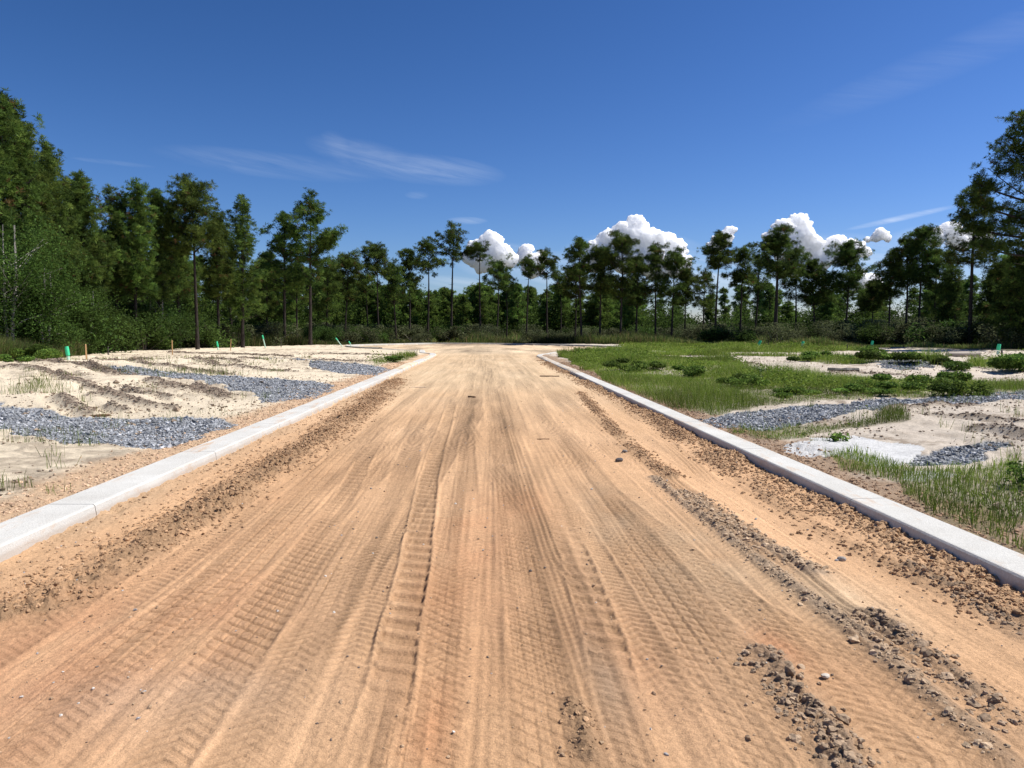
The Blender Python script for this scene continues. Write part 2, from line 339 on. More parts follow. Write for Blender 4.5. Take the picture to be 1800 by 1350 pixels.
def road_in(X, Y):
    return inpoly(road_poly, X, Y) | ((Y < 40) & (X > XL + KWL) & (X < XR - KWR))
def tread(pat, a, s, rnd):
    # a: -1..1 across, s: metres along; returns 0 (pressed groove) .. 1
    if pat == 'rib':  return .5 + .5 * np.cos(a * 4.5 * np.pi)
    if pat == 'chev': return sst(.40, .56, np.abs(((s / .075 + np.abs(a) * 1.3) % 1) * 2 - 1)) * .8 + .2 * (np.abs(a) > .12)
    if pat == 'zig':
        r = np.floor((a + 1) * 2.5); ph = (r % 2) * .5
        z = np.abs(((s / .11 + ph + .35 * ((a + 1) * 2.5 % 1)) % 1) * 2 - 1)
        rib = np.abs(((a + 1) * 2.5 % 1) - .5) * 2
        return sst(.2, .33, z) * (1 - .7 * sst(.7, .95, rib))
    if pat == 'block':
        r = np.floor((a + 1) * 2); ph = r * .37
        z = np.abs(((s / .13 + ph) % 1) * 2 - 1); rib = np.abs(((a + 1) * 2 % 1) - .5) * 2
        return np.minimum(sst(.12, .22, z), 1 - sst(.78, .95, rib))
    if pat == 'lug':  return 1 - sst(.25, .6, np.abs(((s / .21 + .18 * a) % 1) * 2 - 1))
def road_surface(X, Y):
    n = len(X); fade = 1 - sst(18, 60, Y)
    h = fbm(X * .5, Y * .25, 3, 1) * .05 + fbm(X * 3.2, Y * .5, 3, 4) * .022
    h += fbm(X * 11, Y * 1.1, 3, 7) * .012 * (1 - .6 * sst(10, 40, Y)) + fbm(X * 16, Y * 13, 3, 9, .6) * .009 * fade
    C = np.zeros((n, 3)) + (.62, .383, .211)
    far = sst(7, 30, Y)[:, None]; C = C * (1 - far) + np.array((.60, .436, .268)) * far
    st = fbm(X * 2.6, Y * .22, 4, 21)[:, None]; C *= 1 + st * .24
    st2 = fbm(X * 9, Y * .5, 3, 25)[:, None]; C *= 1 + st2 * .26
    Xs = X + .5 * fbm(X * .25, Y * .06, 2, 27) + .12 * np.sin(Y / 7); fs = fbm(Xs * 17, Y * .10, 3, 28)[:, None]; C *= 1 + np.clip(fs - .02, -.3, .0) * .5
    h += np.clip(fbm(Xs * 15, Y * .10, 3, 29), -.3, .02) * .025
    pt = fbm(X * .9, Y * .35, 4, 31)[:, None]; C *= 1 + pt * np.array((.16, .22, .30))
    for (px, py, rx, ry, c, k) in BLOBS:
        k *= .72; c = np.array(c) * (1.05, 1.12, 1.15)
        p = g(px, py); d = ((X - p[0]) / rx) ** 2 + ((Y - p[1]) / ry) ** 2
        mk = (k * np.exp(-d * 1.1) * np.clip(.8 + 1.6 * fbm(X * 4, Y * 2, 4, 40), 0, 1.3))[:, None]; mk = np.clip(mk, 0, 1)
        C = C * (1 - mk) + np.array(c) * mk
    for q, (Ys, Xs, hw, pat, dep, ph, spec) in enumerate(TRACKS):
        xc = np.interp(Y, Ys, Xs); a = (X - xc) / hw
        m = (np.abs(a) < 1.7) & (Y > Ys[0]) & (Y < Ys[-1])
        if not m.any(): continue
        aa = a[m]; y = Y[m]; x = X[m]
        wob = fbm(y * 1.3, x * 0 + q, 3, 50 + q) * .25; aa = aa + wob * .5
        ends = sst(0, 1.5, y - Ys[0]) * sst(0, 5.0, Ys[-1] - y) if spec else 1.0
        pres = sst(-.12, .14, fbm(y * .35 + q * 7, x * 2, 3, 60 + q)) if not spec else 1.0 if pat == 'lug' else sst(-.24, .06, fbm(y * .6 + q * 7, x * 2, 3, 60 + q))
        ins = (1 - sst(.9, 1.08, np.abs(aa))) * ends * pres
        fd = 1 - sst(9, 30, y) if pat not in ('rib', 'lug') else 1 - sst(25, 60, y)
        tr = tread(pat, np.clip(aa, -1, 1), y + ph, None)
        rough_ = fbm(x * 25, y * 18, 2, 70) * (.4 if pat != 'lug' else .25)
        base = h[m]; flat = base * .55 + (fbm(x * .5, y * .25, 3, 1) * .05) * .45
        new = flat - dep * .35 + dep * (tr + rough_) * fd * .75
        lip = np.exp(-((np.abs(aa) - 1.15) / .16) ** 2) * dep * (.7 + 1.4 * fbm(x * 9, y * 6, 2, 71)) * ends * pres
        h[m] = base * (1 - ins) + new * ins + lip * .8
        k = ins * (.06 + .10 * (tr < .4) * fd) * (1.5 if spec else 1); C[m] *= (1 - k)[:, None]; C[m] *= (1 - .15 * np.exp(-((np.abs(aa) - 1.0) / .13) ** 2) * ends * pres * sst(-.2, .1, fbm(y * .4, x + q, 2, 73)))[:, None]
    CK = {'brown': (.29, .185, .105), 'dark': (.24, .175, .12), 'grey': (.34, .25, .17)}
    for P, (_, hw, ht, _, key) in zip(RR_, RIDGES):
        bb = (X > P[:, 0].min() - 1) & (X < P[:, 0].max() + 1) & (Y > P[:, 1].min() - .6) & (Y < P[:, 1].max() + .6)
        if not bb.any(): continue
        x = X[bb]; y = Y[bb]; d = pdist(P, x + fbm(x * 1.2, y * .8, 3, 80) * hw * 1.6, y) / hw
        pr = np.clip((.85 if hw > .2 else .6) + 1.7 * fbm(x * 1.1, y * .8, 3, 83), 0.05, 1.2)
        m = np.exp(-d * d * 1.2) * pr
        h[bb] += ht * m * (.6 + 1.9 * fbm(x * 13, y * 11, 5, 85, .7))
        k = np.clip(m * 1.35 * np.clip(.85 + 1.5 * fbm(x * 8, y * 6, 3, 87), 0, 1.2), 0, .9)[:, None]
        C[bb] = C[bb] * (1 - k) + np.array(CK[key]) * k
    # soil heaped against the right kerb, dribbled along the left one
    for (xe, sgn, ht, wd, cc) in ((XR - KWR, -1, .10, .32, (.40, .265, .16)), (XL + KWL, 1, .035, .3, (.46, .31, .185))):
        d = (xe - X) * -sgn; m = (d > -.3) & (d < wd * 3) & (Y < 56)
        x = X[m]; y = Y[m]; dd = np.abs(d[m]) / wd
        k = np.exp(-dd ** 2) * np.clip(.6 + 2.0 * fbm(x * .9, y * .7, 3, 90), .25, 1.2)
        h[m] += ht * k * (.65 + 1.9 * fbm(x * 10, y * 9, 5, 92, .7))
        k = np.clip(k, 0, .85)[:, None]; C[m] = C[m] * (1 - k) + np.array(cc) * k
    b = sst(54, 66, Y)                        # the turning circle: churned, paler
    h += b * fbm(X * .5, Y * .2, 5, 95, .6) * .12
    C = C * (1 - .5 * b[:, None]) + np.array((.50, .40, .28)) * .5 * b[:, None]
    C *= 1 + b[:, None] * fbm(X * .5, Y * .09, 5, 97, .65)[:, None] * 1.6
    p = g(815, 607.2); d = ((X - p[0]) / 5.2) ** 2 + ((Y - p[1]) / 4) ** 2
    k = np.exp(-d * d); h += k * .32 * (.6 + fbm(X * .8, Y * .8, 3, 99)); k = (k * .85)[:, None]
    C = C * (1 - k) + np.array((.20, .145, .10)) * k
    return h, C
def gwarp(X, Y): return X + fbm(X * 1.7, Y * 1.7, 4, 125) * .6, Y + fbm(X * 1.7, Y * 1.7, 4, 127) * (.3 + .018 * Y)
def lot_surface(X, Y):
    n = len(X); left = X < 0
    dk = np.where(left, XL - X, X - XR)       # distance behind the kerb
    inl = (dk > 0) & (Y < 62)
    z = .085 + np.where(left, .04, .12) * sst(.3, 5, np.abs(dk)) + fbm(X * .25, Y * .25, 4, 101) * .16 * sst(.5, 6, np.abs(dk)) + fbm(X * 1.6, Y * 1.6, 4, 103) * .075 * sst(.4, 2, np.abs(dk))
    z += fbm(X * 7, Y * 7, 3, 105) * .018
    for (px, py, rx, ry, a) in MOUNDS:
        p = g(px, py, .2); d = ((X - p[0]) / rx) ** 2 + ((Y - p[1]) / ry) ** 2
        z += a * np.exp(-d) * (.8 + .9 * fbm(X * .6, Y * .6, 3, 107))
    cs = np.array((.70, .595, .435)); cg = np.array((.58, .505, .41))
    C = np.where(left[:, None], cs, cg)
    C = C * (1 + fbm(X * .5, Y * .5, 5, 110)[:, None] * .30)
    # dark organic crumbs in the sand
    cr_ = sst(.10, .2, fbm(X * 2.2, Y * 2.2, 5, 113, .6)) * np.where(left, .6, .75) * sst(-.14, .06, fbm(X * .3, Y * .3, 2, 114))
    rg = 1 - 2 * np.abs(fbm(X * 1.3 + Y * .35, Y * 1.5, 5, 108, .6)) * 1.6
    er = sst(.55, .95, rg) * sst(-.05, .15, fbm(X * .18, Y * .18, 3, 109)) * np.where(left, 1, .5); z += er * .03 * sst(1, 3, np.abs(dk))
    k = (er * .62)[:, None]; C = C * (1 - k) + np.array((.30, .24, .175)) * k
    z += fbm(X * 3.2, Y * 2.2, 3, 104, .5) * .10 * sst(.8, 3, np.abs(dk)) * np.clip(.6 + 2 * fbm(X * .2, Y * .2, 2, 106), .1, 1.6)
    C = C * (1 - cr_[:, None]) + np.array((.27, .21, .15)) * cr_[:, None]
    for P in SR:
        bb = (X > P[:, 0].min() - 2) & (X < P[:, 0].max() + 2) & (Y > P[:, 1].min() - 2) & (Y < P[:, 1].max() + 2)
        if not bb.any(): continue
        x = X[bb]; y = Y[bb]; d = pdist(P, x + fbm(x * .8, y * .8, 3, 115) * .5, y + fbm(x * .8, y * .8, 3, 116) * .5)
        wd = .09 + .0022 * y; m = np.exp(-(d / wd) ** 2)
        z[bb] += m * .09 * (.6 + 1.2 * fbm(x * 4, y * 4, 3, 117)) - .05 * np.exp(-((d - wd * 2.2) / wd) ** 2)
        k = np.clip(m * (.95 + 1.8 * fbm(x * 5, y * 5, 3, 118)), 0, .92)[:, None]
        C[bb] = C[bb] * (1 - k) + np.array((.18, .14, .105)) * k
    # orange fill soil right behind the left kerb, brown broken soil behind the right one
    e = 1 - sst(.45, 1.0, dk + fbm(X * 1.5, Y * 1.1, 4, 120) * .9)
    e = e * inl; k = (e * np.where(left, .85, .9))[:, None]
    C = C * (1 - k) + np.where(left[:, None], np.array((.56, .375, .225)), np.array((.35, .24, .155))) * k
    z += e * fbm(X * 9, Y * 9, 4, 122, .6) * np.where(left, .05, .09)
    Xw, Yw = gwarp(X, Y)
    for P in GRAVEL:
        m = inpoly(P, Xw, Yw)
        C[m] = np.array((.26, .268, .275)) * (1 + fbm(X[m] * 14, Y[m] * 14, 2, 128, .8)[:, None] * 1.2)
        z[m] -= .03
    for P in WHITE:
        m = inpoly(P, Xw, Yw)
        C[m] = C[m] * .15 + np.array((.66, .67, .66)) * .85 * (1 + fbm(X[m] * 3, Y[m] * 3, 3, 129)[:, None] * .3)
    # green ground cover tint under the right-hand grass and past the edge of the clearing
    out = ~inpoly(LOT_EDGE, X + fbm(X * .1, Y * .1, 3, 130) * 6, Y + fbm(X * .08, Y * .08, 3, 131) * 12)
    k = out[:, None] * .92; C = C * (1 - k) + np.array((.060, .062, .030)) * k
    z = np.where(out, .25 + fbm(X * .1, Y * .1, 3, 132) * .5, z)
    gm = grass_density(X, Y) * .55 * (~out)
    C = C * (1 - gm[:, None]) + np.array((.15, .15, .065)) * gm[:, None]
    # kerb zone: never over the kerb top
    zz = sst(0, .5, np.abs(dk)); z = np.where(inl, z * zz + (1 - zz) * (.07 + fbm(X * 5, Y * 5, 3, 134) * .06), z)
    b = (Y >= 56) & (np.abs(X) < 40)
    if b.any():
        d = pdist(np.vstack([far_line]), X[b], Y[b]); d = np.minimum(d, pdist(left_line[3:], X[b], Y[b])); d = np.minimum(d, pdist(right_line[3:], X[b], Y[b]))
        q = sst(.4, 3.0, d); z[b] = z[b] * q + (1 - q) * .08
    return z, C
GRASS_POLY = [  # (pixel polygon, density 0..1)
 ([(985, 623), (1040, 634), (1100, 647), (1180, 657), (1270, 664), (1300, 674), (1400, 684), (1480, 690), (1560, 691), (1650, 689), (1850, 692), (1850, 698), (1700, 702), (1560, 706), (1420, 711), (1300, 720), (1240, 727), (1180, 712), (1100, 688), (1030, 655)], 1.0),
 ([(975, 618), (1050, 616), (1100, 611), (1300, 610), (1500, 613), (1540, 617), (1400, 622), (1250, 623), (1150, 618), (1060, 623), (1000, 623)], .8),
 ([(1400, 634), (1470, 630), (1560, 634), (1660, 646), (1640, 654), (1560, 650), (1480, 653), (1410, 646)], .9),
 ([(1700, 646), (1790, 636), (1900, 645), (1900, 668), (1790, 662), (1700, 655)], .9),
 ([(1275, 752), (1330, 746), (1420, 751), (1500, 742), (1590, 731), (1570, 744), (1480, 756), (1400, 769), (1330, 767)], .9),
 ([(1430, 795), (1500, 795), (1600, 815), (1700, 825), (1850, 815), (1850, 965), (1760, 935), (1680, 890), (1580, 845), (1490, 820)], .72),
 ([(650, 632), (690, 626), (730, 622), (728, 628), (700, 637), (660, 645)], .8),
 ([(1050, 612), (1100, 606), (1300, 606), (1500, 609), (1500, 613), (1300, 613), (1100, 613)], .8),
 ([(1010, 624), (1090, 628), (1200, 634), (1290, 645), (1330, 660), (1300, 680), (1200, 665), (1100, 650), (1030, 634)], .75),
 ([(1330, 668), (1480, 672), (1640, 672), (1850, 678), (1850, 694), (1640, 692), (1480, 692), (1330, 684)], .8),
 ([(1040, 624), (1200, 626), (1400, 628), (1400, 633), (1200, 631), (1060, 628)], .5),
]
GP = [(gl(p, .15), k) for p, k in GRASS_POLY]
def grass_density(X, Y):
    d = np.zeros(len(X)); Xw = X + fbm(X * .7, Y * .7, 3, 140) * 1.2; Yw = Y + fbm(X * .7, Y * .7, 3, 141) * (1 + .03 * Y)
    for P, k in GP: d[inpoly(P, Xw, Yw)] = k
    a, b = gwarp(X, Y)
    for P in GRAVEL[3:]: d[inpoly(P, a, b)] *= .12
    return d * sst(-.10, .08, fbm(X * .6, Y * .35, 5, 142, .6) + .18)
def surface(X, Y):
    X = np.asarray(X, float).ravel(); Y = np.asarray(Y, float).ravel()
    r = road_in(X, Y); z = np.zeros(len(X)); C = np.zeros((len(X), 3))
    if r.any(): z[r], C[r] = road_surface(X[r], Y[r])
    if (~r).any(): z[~r], C[~r] = lot_surface(X[~r], Y[~r])
    return z, C, r

# ------------------------------------------------------------------ ground sheet (dense where the photographer stood)
dn = np.concatenate([np.arange(800, 110, -1.15), np.arange(110, 14, -.62)])
rows = np.concatenate([np.linspace(-8, 2.6, 30)[:-1], F * CAMZ / dn, np.geomspace(F * CAMZ / 14, 6000, 40)[1:]])
sf = np.arange(-.80, .80, .00125)
so = np.geomspace(.0125, 3.5, 26)
ss = np.concatenate([(-.80 - so)[::-1], sf, .80 + so])
wd = np.maximum(rows, 2.2) + 1.2
GX = (wd[:, None] * ss[None, :]); GY = np.repeat(rows[:, None], len(ss), 1)
nr, nc = GX.shape
X = GX.ravel(); Y = GY.ravel()
Z, C, isr = surface(X, Y)
V = np.stack([X, Y, Z], 1)
ii = (np.arange(nr - 1)[:, None] * nc + np.arange(nc - 1)[None]).ravel()
Q = np.stack([ii, ii + 1, ii + nc + 1, ii + nc], 1)
rq = isr[Q].sum(1) >= 2
def sub(name, sel, mat, label):
    q = Q[sel]; u, inv = np.unique(q, return_inverse=True)
    o = link(name, mesh_np(name, V[u], inv.reshape(-1, 4), C[u], True), mat); tag(o, kind='structure', label=label); return o
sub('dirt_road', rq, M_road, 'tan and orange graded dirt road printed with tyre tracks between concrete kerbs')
sub('ground', ~rq, M_ground, 'pale sand lots with grey gravel strips on both sides of the dirt road')

# ------------------------------------------------------------------ kerbs
def kerb_mat():
    m, t, b = material('kerb_concrete', .85, .25); tcn = N(t, 'ShaderNodeTexCoord'); ob = tcn.outputs['Object']
    n1 = noise_n(t, 1.6, 5, .6, ob); n2 = noise_n(t, 60, 4, .7, ob); n3 = noise_n(t, .55, 3, .7, ob)
    c = ramp(t, n1.outputs[0], [(.3, (.50, .485, .44)), (.7, (.61, .60, .555))])
    mx = N(t, 'ShaderNodeMixRGB', blend_type='MULTIPLY'); mx.inputs[0].default_value = 1; t.links.new(c, mx.inputs[1])
    t.links.new(ramp(t, n2.outputs[0], [(.3, (.86,) * 3), (.7, (1.08,) * 3)]), mx.inputs[2])
    mp = N(t, 'ShaderNodeMapping'); mp.inputs['Scale'].default_value = (3, .55, 1); t.links.new(ob, mp.inputs[0])
    n4 = noise_n(t, 1.7, 6, .75, mp.outputs[0])
    md = N(t, 'ShaderNodeMixRGB'); md.inputs[2].default_value = (.50, .33, .20, 1); t.links.new(mx.outputs[0], md.inputs[1])
    t.links.new(math_n(t, 'MULTIPLY', math_n(t, 'MULTIPLY', math_n(t, 'SUBTRACT', n4.outputs[0], .54), 8, clamp=True), .7), md.inputs[0])
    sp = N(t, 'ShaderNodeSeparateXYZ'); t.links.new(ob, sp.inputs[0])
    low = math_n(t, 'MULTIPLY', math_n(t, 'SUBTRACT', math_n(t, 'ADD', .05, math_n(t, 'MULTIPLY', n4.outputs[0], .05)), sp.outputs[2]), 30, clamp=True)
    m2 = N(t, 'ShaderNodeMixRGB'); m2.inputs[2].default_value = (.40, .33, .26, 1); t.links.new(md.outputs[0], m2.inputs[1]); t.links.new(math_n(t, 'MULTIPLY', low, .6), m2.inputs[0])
    t.links.new(m2.outputs[0], b.inputs['Base Color'])
    bp = N(t, 'ShaderNodeBump'); bp.inputs['Distance'].default_value = .006; t.links.new(n2.outputs[0], bp.inputs['Height']); t.links.new(bp.outputs[0], b.inputs['Normal'])
    return m
M_kerb = kerb_mat()
def kerb(line, side, name, label, up=0.0, KW=0.42):           # side = +1: body lies to the left of travel
    P = np.asarray(line, float); seg = np.r_[0, np.cumsum(np.linalg.norm(np.diff(P, axis=0), axis=1))]
    s = list(np.arange(0, seg[-1], .45)) + [seg[-1]]
    for j in np.arange(1.7, seg[-1] - .1, 3.05): s += [j - .006, j - .004, j + .004, j + .006]
    s = np.array(sorted(s)); T = np.stack([np.interp(s, seg, P[:, 0]), np.interp(s, seg, P[:, 1])], 1)
    tg = np.stack([np.gradient(np.interp(np.clip(s + e, 0, seg[-1]), seg, P[:, 0]) * 0 + T[:, 0]), np.gradient(T[:, 1])], 1)
    pa = np.stack([np.interp(s - .2, seg, P[:, 0]), np.interp(s - .2, seg, P[:, 1])], 1) if False else None
    lo = np.clip(s - .25, 0, seg[-1]); hi = np.clip(s + .25, 0, seg[-1])
    tg = np.stack([np.interp(hi, seg, P[:, 0]) - np.interp(lo, seg, P[:, 0]), np.interp(hi, seg, P[:, 1]) - np.interp(lo, seg, P[:, 1])], 1)
    tg /= np.linalg.norm(tg, axis=1, keepdims=True); nn = np.stack([-tg[:, 1], tg[:, 0]], 1) * side
    notch = np.zeros(len(s))
    for j in np.arange(1.7, seg[-1] - .1, 3.05): notch[np.abs(s - j) < .0045] = 1
    prof = [(-.035, -.25), (-.02, 0.0), (-.004, KZ - .016), (0.008, KZ - .003), (.022, KZ), (KW - .02, KZ + .004), (KW - .004, KZ - .004), (KW, KZ - .02), (KW, -.25)]
    wob = fbm(s * .35, s * 0, 3, 7) * .016; wz = fbm(s * .3, s * 0 + 3, 3, 9) * .012
    V = []
    for (a, z) in prof:
        aa = a + wob; zz = np.where(z > -.1, z + (up if z > .05 else 0) + wz - notch * (.014 if z > .05 else 0), z)
        if a < .01: aa = aa + notch * .012
        V.append(np.stack([T[:, 0] + nn[:, 0] * aa, T[:, 1] + nn[:, 1] * aa, zz], 1))
    V = np.stack(V, 1); n, k = V.shape[:2]
    i = (np.arange(n - 1)[:, None] * k + np.arange(k - 1)[None]).ravel()
    Fq = np.stack([i, i + 1, i + k + 1, i + k], 1) if side < 0 else np.stack([i, i + k, i + k + 1, i + 1], 1)
    Vf = V.reshape(-1, 3); e0 = np.arange(k)
    me = mesh_np('kerb', Vf, Fq)
    o = link(name, me, M_kerb); return tag(o, label, 'kerb', 'raised concrete kerbs edging the dirt road')
e = 0
kerb(left_line, 1, 'concrete_kerb', 'long white concrete kerb along the left side of the dirt road beside the sand lot')
kerb(right_line, -1, 'concrete_kerb', 'long white concrete kerb along the right side of the dirt road beside the grassy lot', 0.0, KWR)
kerb(far_line, -1, 'concrete_kerb', 'thin curved kerb looping round the far turning circle in front of the pines', .10)

# ------------------------------------------------------------------ loose stones, clods, gravel
ICO = None
def ico():
    t = (1 + 5 ** .5) / 2
    v = np.array([(-1, t, 0), (1, t, 0), (-1, -t, 0), (1, -t, 0), (0, -1, t), (0, 1, t), (0, -1, -t), (0, 1, -t), (t, 0, -1), (t, 0, 1), (-t, 0, -1), (-t, 0, 1)], float); v /= np.linalg.norm(v[0])
    f = np.array([(0, 11, 5), (0, 5, 1), (0, 1, 7), (0, 7, 10), (0, 10, 11), (1, 5, 9), (5, 11, 4), (11, 10, 2), (10, 7, 6), (7, 1, 8), (3, 9, 4), (3, 4, 2), (3, 2, 6), (3, 6, 8), (3, 8, 9), (4, 9, 5), (2, 4, 11), (6, 2, 10), (8, 6, 7), (9, 8, 1)])
    return v, f
IV, IF = ico()
OV = np.array([(1, 0, 0), (-1, 0, 0), (0, 1, 0), (0, -1, 0), (0, 0, 1), (0, 0, -1)], float)
OF = np.array([(0, 2, 4), (2, 1, 4), (1, 3, 4), (3, 0, 4), (2, 0, 5), (1, 2, 5), (3, 1, 5), (0, 3, 5)])
def rand_rot(n, rng):
    q = rng.normal(size=(n, 4)); q /= np.linalg.norm(q, axis=1, keepdims=True); a, b, c, d = q.T
    return np.stack([np.stack([1 - 2 * (c * c + d * d), 2 * (b * c - a * d), 2 * (b * d + a * c)], 1), np.stack([2 * (b * c + a * d), 1 - 2 * (b * b + d * d), 2 * (c * d - a * b)], 1), np.stack([2 * (b * d - a * c), 2 * (c * d + a * b), 1 - 2 * (b * b + c * c)], 1)], 1)
def subdiv(v, f):
    v = [tuple(x) for x in v]; c = {}; out = []
    def mid(a, b):
        k = (min(a, b), max(a, b))
        if k not in c: m = np.array(v[a]) + np.array(v[b]); v.append(tuple(m / np.linalg.norm(m))); c[k] = len(v) - 1
        return c[k]
    for a, b, d in f:
        x, y, z = mid(a, b), mid(b, d), mid(d, a); out += [(a, x, z), (b, y, x), (d, z, y), (x, y, z)]
    return np.array(v), np.array(out)
IV2, IF2 = subdiv(IV, IF)
def stones(name, X, Y, r, colr, rng, simple=False, sink=.25, flat=.7, jit=.22, fine=False):
    n = len(X); bv, bf = (OV, OF) if simple else ((IV2, IF2) if fine else (IV, IF))
    if fine: r = np.minimum(r, .014 + .0007 * Y + .009 * ((X > 1.2) & (X < 2.3) & (Y < 6))); jit = .21
    z, _, _ = surface(X, Y)
    v = np.repeat(bv[None], n, 0) * (1 + rng.normal(0, jit, (n, len(bv), 1)))
    v = v * rng.uniform(.65, 1.25, (n, 1, 3))
    v = np.einsum('nij,nkj->nki', rand_rot(n, rng), v); v[:, :, 2] *= flat
    v = v * r[:, None, None] + np.stack([X, Y, z + r * flat * (1 - sink * 2)], 1)[:, None]
    f = (bf[None] + (np.arange(n) * len(bv))[:, None, None]).reshape(-1, 3)
    c = np.repeat(colr, len(bv), 0)
    return link(name, mesh_np(name, v.reshape(-1, 3), f, c, False), M_stone)
rng = np.random.default_rng(3)
# clods on the ridges
xs, ys, rs, cs_ = [], [], [], []
CKC = {'brown': (.31, .20, .115), 'dark': (.27, .20, .135), 'grey': (.36, .27, .18)}
for P, (_, hw, ht, cz, key) in zip(RR_, RIDGES):
    L = np.linalg.norm(np.diff(P, axis=0), axis=1).sum(); seg = np.r_[0, np.cumsum(np.linalg.norm(np.diff(P, axis=0), axis=1))]
    n = int(min(L, 40) * hw * 2 * 1500); s = seg[-1] * rng.random(n) ** 1.0
    x = np.interp(s, seg, P[:, 0]) + rng.normal(0, hw * .75, n); y = np.interp(s, seg, P[:, 1]) + rng.normal(0, hw * .3, n)
    keep = (fbm(x * 1.1, y * .8, 3, 83) > rng.uniform(-.35, .15, n)) & (x > XL + KWL + .02) & (x < XR - KWR - .02)
    x, y = x[keep], y[keep]; r = cz * rng.lognormal(-1.25, .55, len(x)) 
    xs.append(x); ys.append(y); rs.append(r); cs_.append(np.array(CKC[key]) * rng.uniform(.75, 1.35, (len(x), 1)))
n = 14000; y = 4 + 41 * rng.random(n) ** 1.3; x = XR - KWR - .03 - np.abs(rng.normal(0, .17, n)); kp = fbm(x * .9, y * .7, 3, 90) > rng.uniform(-.3, .12, n)
xs.append(x[kp]); ys.append(y[kp]); rs.append(.030 * rng.lognormal(-1.0, .6, kp.sum())); cs_.append(np.array((.34, .225, .13)) * rng.uniform(.75, 1.3, (kp.sum(), 1)))
n = 6000; y = rng.uniform(5, 40, n); x = XR + .04 + np.abs(rng.normal(0, .26, n)); xs.append(x); ys.append(y); rs.append(.032 * rng.lognormal(-1.1, .5, n)); cs_.append(np.array((.31, .21, .135)) * rng.uniform(.75, 1.3, (n, 1)))
n = 9000; y = rng.uniform(5, 40, n); x = XL - .06 - np.abs(rng.normal(0, .35, n)); xs.append(x); ys.append(y); rs.append(.024 * rng.lognormal(-1, .5, n)); cs_.append(np.array((.50, .36, .24)) * rng.uniform(.6, 1.25, (n, 1)))
n = 1400; y = rng.uniform(3.5, 30, n); x = XL + KWL + .04 + np.abs(rng.normal(0, .3, n)); xs.append(x); ys.append(y); rs.append(.024 * rng.lognormal(-1, .5, n)); cs_.append(np.array((.42, .29, .18)) * rng.uniform(.6, 1.25, (n, 1)))
for P in SR:
    seg = np.r_[0, np.cumsum(np.linalg.norm(np.diff(P, axis=0), axis=1))]; n = int(seg[-1] * 80); s = seg[-1] * rng.random(n)
    x = np.interp(s, seg, P[:, 0]); y = np.interp(s, seg, P[:, 1]); wv_ = .08 + .002 * y
    x = x - fbm(x * .8, y * .8, 3, 115) * .5 + rng.normal(0, 1, n) * wv_; y = y - fbm(x * .8, y * .8, 3, 116) * .5 + rng.normal(0, 1, n) * wv_
    xs.append(x); ys.append(y); rs.append(.034 * rng.lognormal(-.9, .45, n) * (1 + y / 60)); cs_.append(np.array((.19, .15, .115)) * rng.uniform(.6, 1.6, (n, 1)))
tag(stones('soil_clods', np.concatenate(xs), np.concatenate(ys), np.concatenate(rs), np.vstack(cs_) * (1.15, 1.12, 1.1), rng, fine=True, sink=.40), 'crumbled brown soil clods lying in rows on the road and against the kerbs', 'soil', kind='stuff')
# pebbles over the road
n = 3800; y = 2.6 + 22 * rng.random(n) ** 1.7; x = rng.uniform(XL + .45, XR - .45, n)
kp = fbm(x * 1.5, y * .7, 3, 150) > rng.uniform(-.35, .2, n); x, y = x[kp], y[kp]; n = len(x)
pc = np.array([(.42, .29, .18), (.60, .56, .50), (.20, .16, .13), (.38, .37, .36)])[rng.choice(4, n, p=[.66, .06, .2, .08])] * rng.uniform(.8, 1.2, (n, 1))
tag(stones('pebbles', x, y, np.minimum(.0055 * rng.lognormal(0, .45, n), .012), pc, rng), 'small loose pebbles and crumbs scattered over the packed dirt road', 'pebbles', kind='stuff')
# gravel strips
xs, ys = [], []
for P in GRAVEL:
    x0, y0 = P.min(0); x1, y1 = P.max(0); x0 = max(x0, -45); x1 = min(x1, 45)
    dens = 650 if y1 < 25 else (200 if y1 < 45 else 40)
    n = int(min((x1 - x0) * (y1 - y0) * dens, 90000)); x = rng.uniform(x0, x1, n); y = rng.uniform(y0, y1, n)
    Xw, Yw = gwarp(x, y)
    m = inpoly(P, Xw, Yw); xs.append(x[m]); ys.append(y[m])
x = np.concatenate(xs); y = np.concatenate(ys); n = len(x)
gc = np.array([(.27, .28, .29), (.36, .37, .38), (.18, .185, .19), (.50, .505, .51)])[rng.choice(4, n, p=[.4, .3, .2, .1])] * rng.uniform(.8, 1.2, (n, 1))
tag(stones('gravel', x, y, .0145 * rng.lognormal(0, .35, n) * (1 + y / 45), gc, rng, simple=True, flat=.8), 'blue grey crushed gravel laid in strips across the sand lots', 'gravel', kind='stuff')
# crumbs in the sand
n = 60000; y = 6 + 50 * rng.random(n) ** 1.5; x = np.where(rng.random(n) < .5, XL - .7 - rng.random(n) * y * .75, XR + .7 + rng.random(n) * y * .75)
kp = fbm(x * .6, y * .6, 4, 113) > rng.uniform(-.12, .3, n); x, y = x[kp], y[kp]; n = len(x)
tag(stones('soil_crumbs', x, y, .016 * rng.lognormal(-.25, .45, n) * (1 + y / 40), np.array((.25, .19, .135)) * rng.uniform(.6, 1.6, (n, 1)), rng, simple=True), 'dark organic crumbs and root bits strewn over the pale sand', 'soil', kind='stuff')

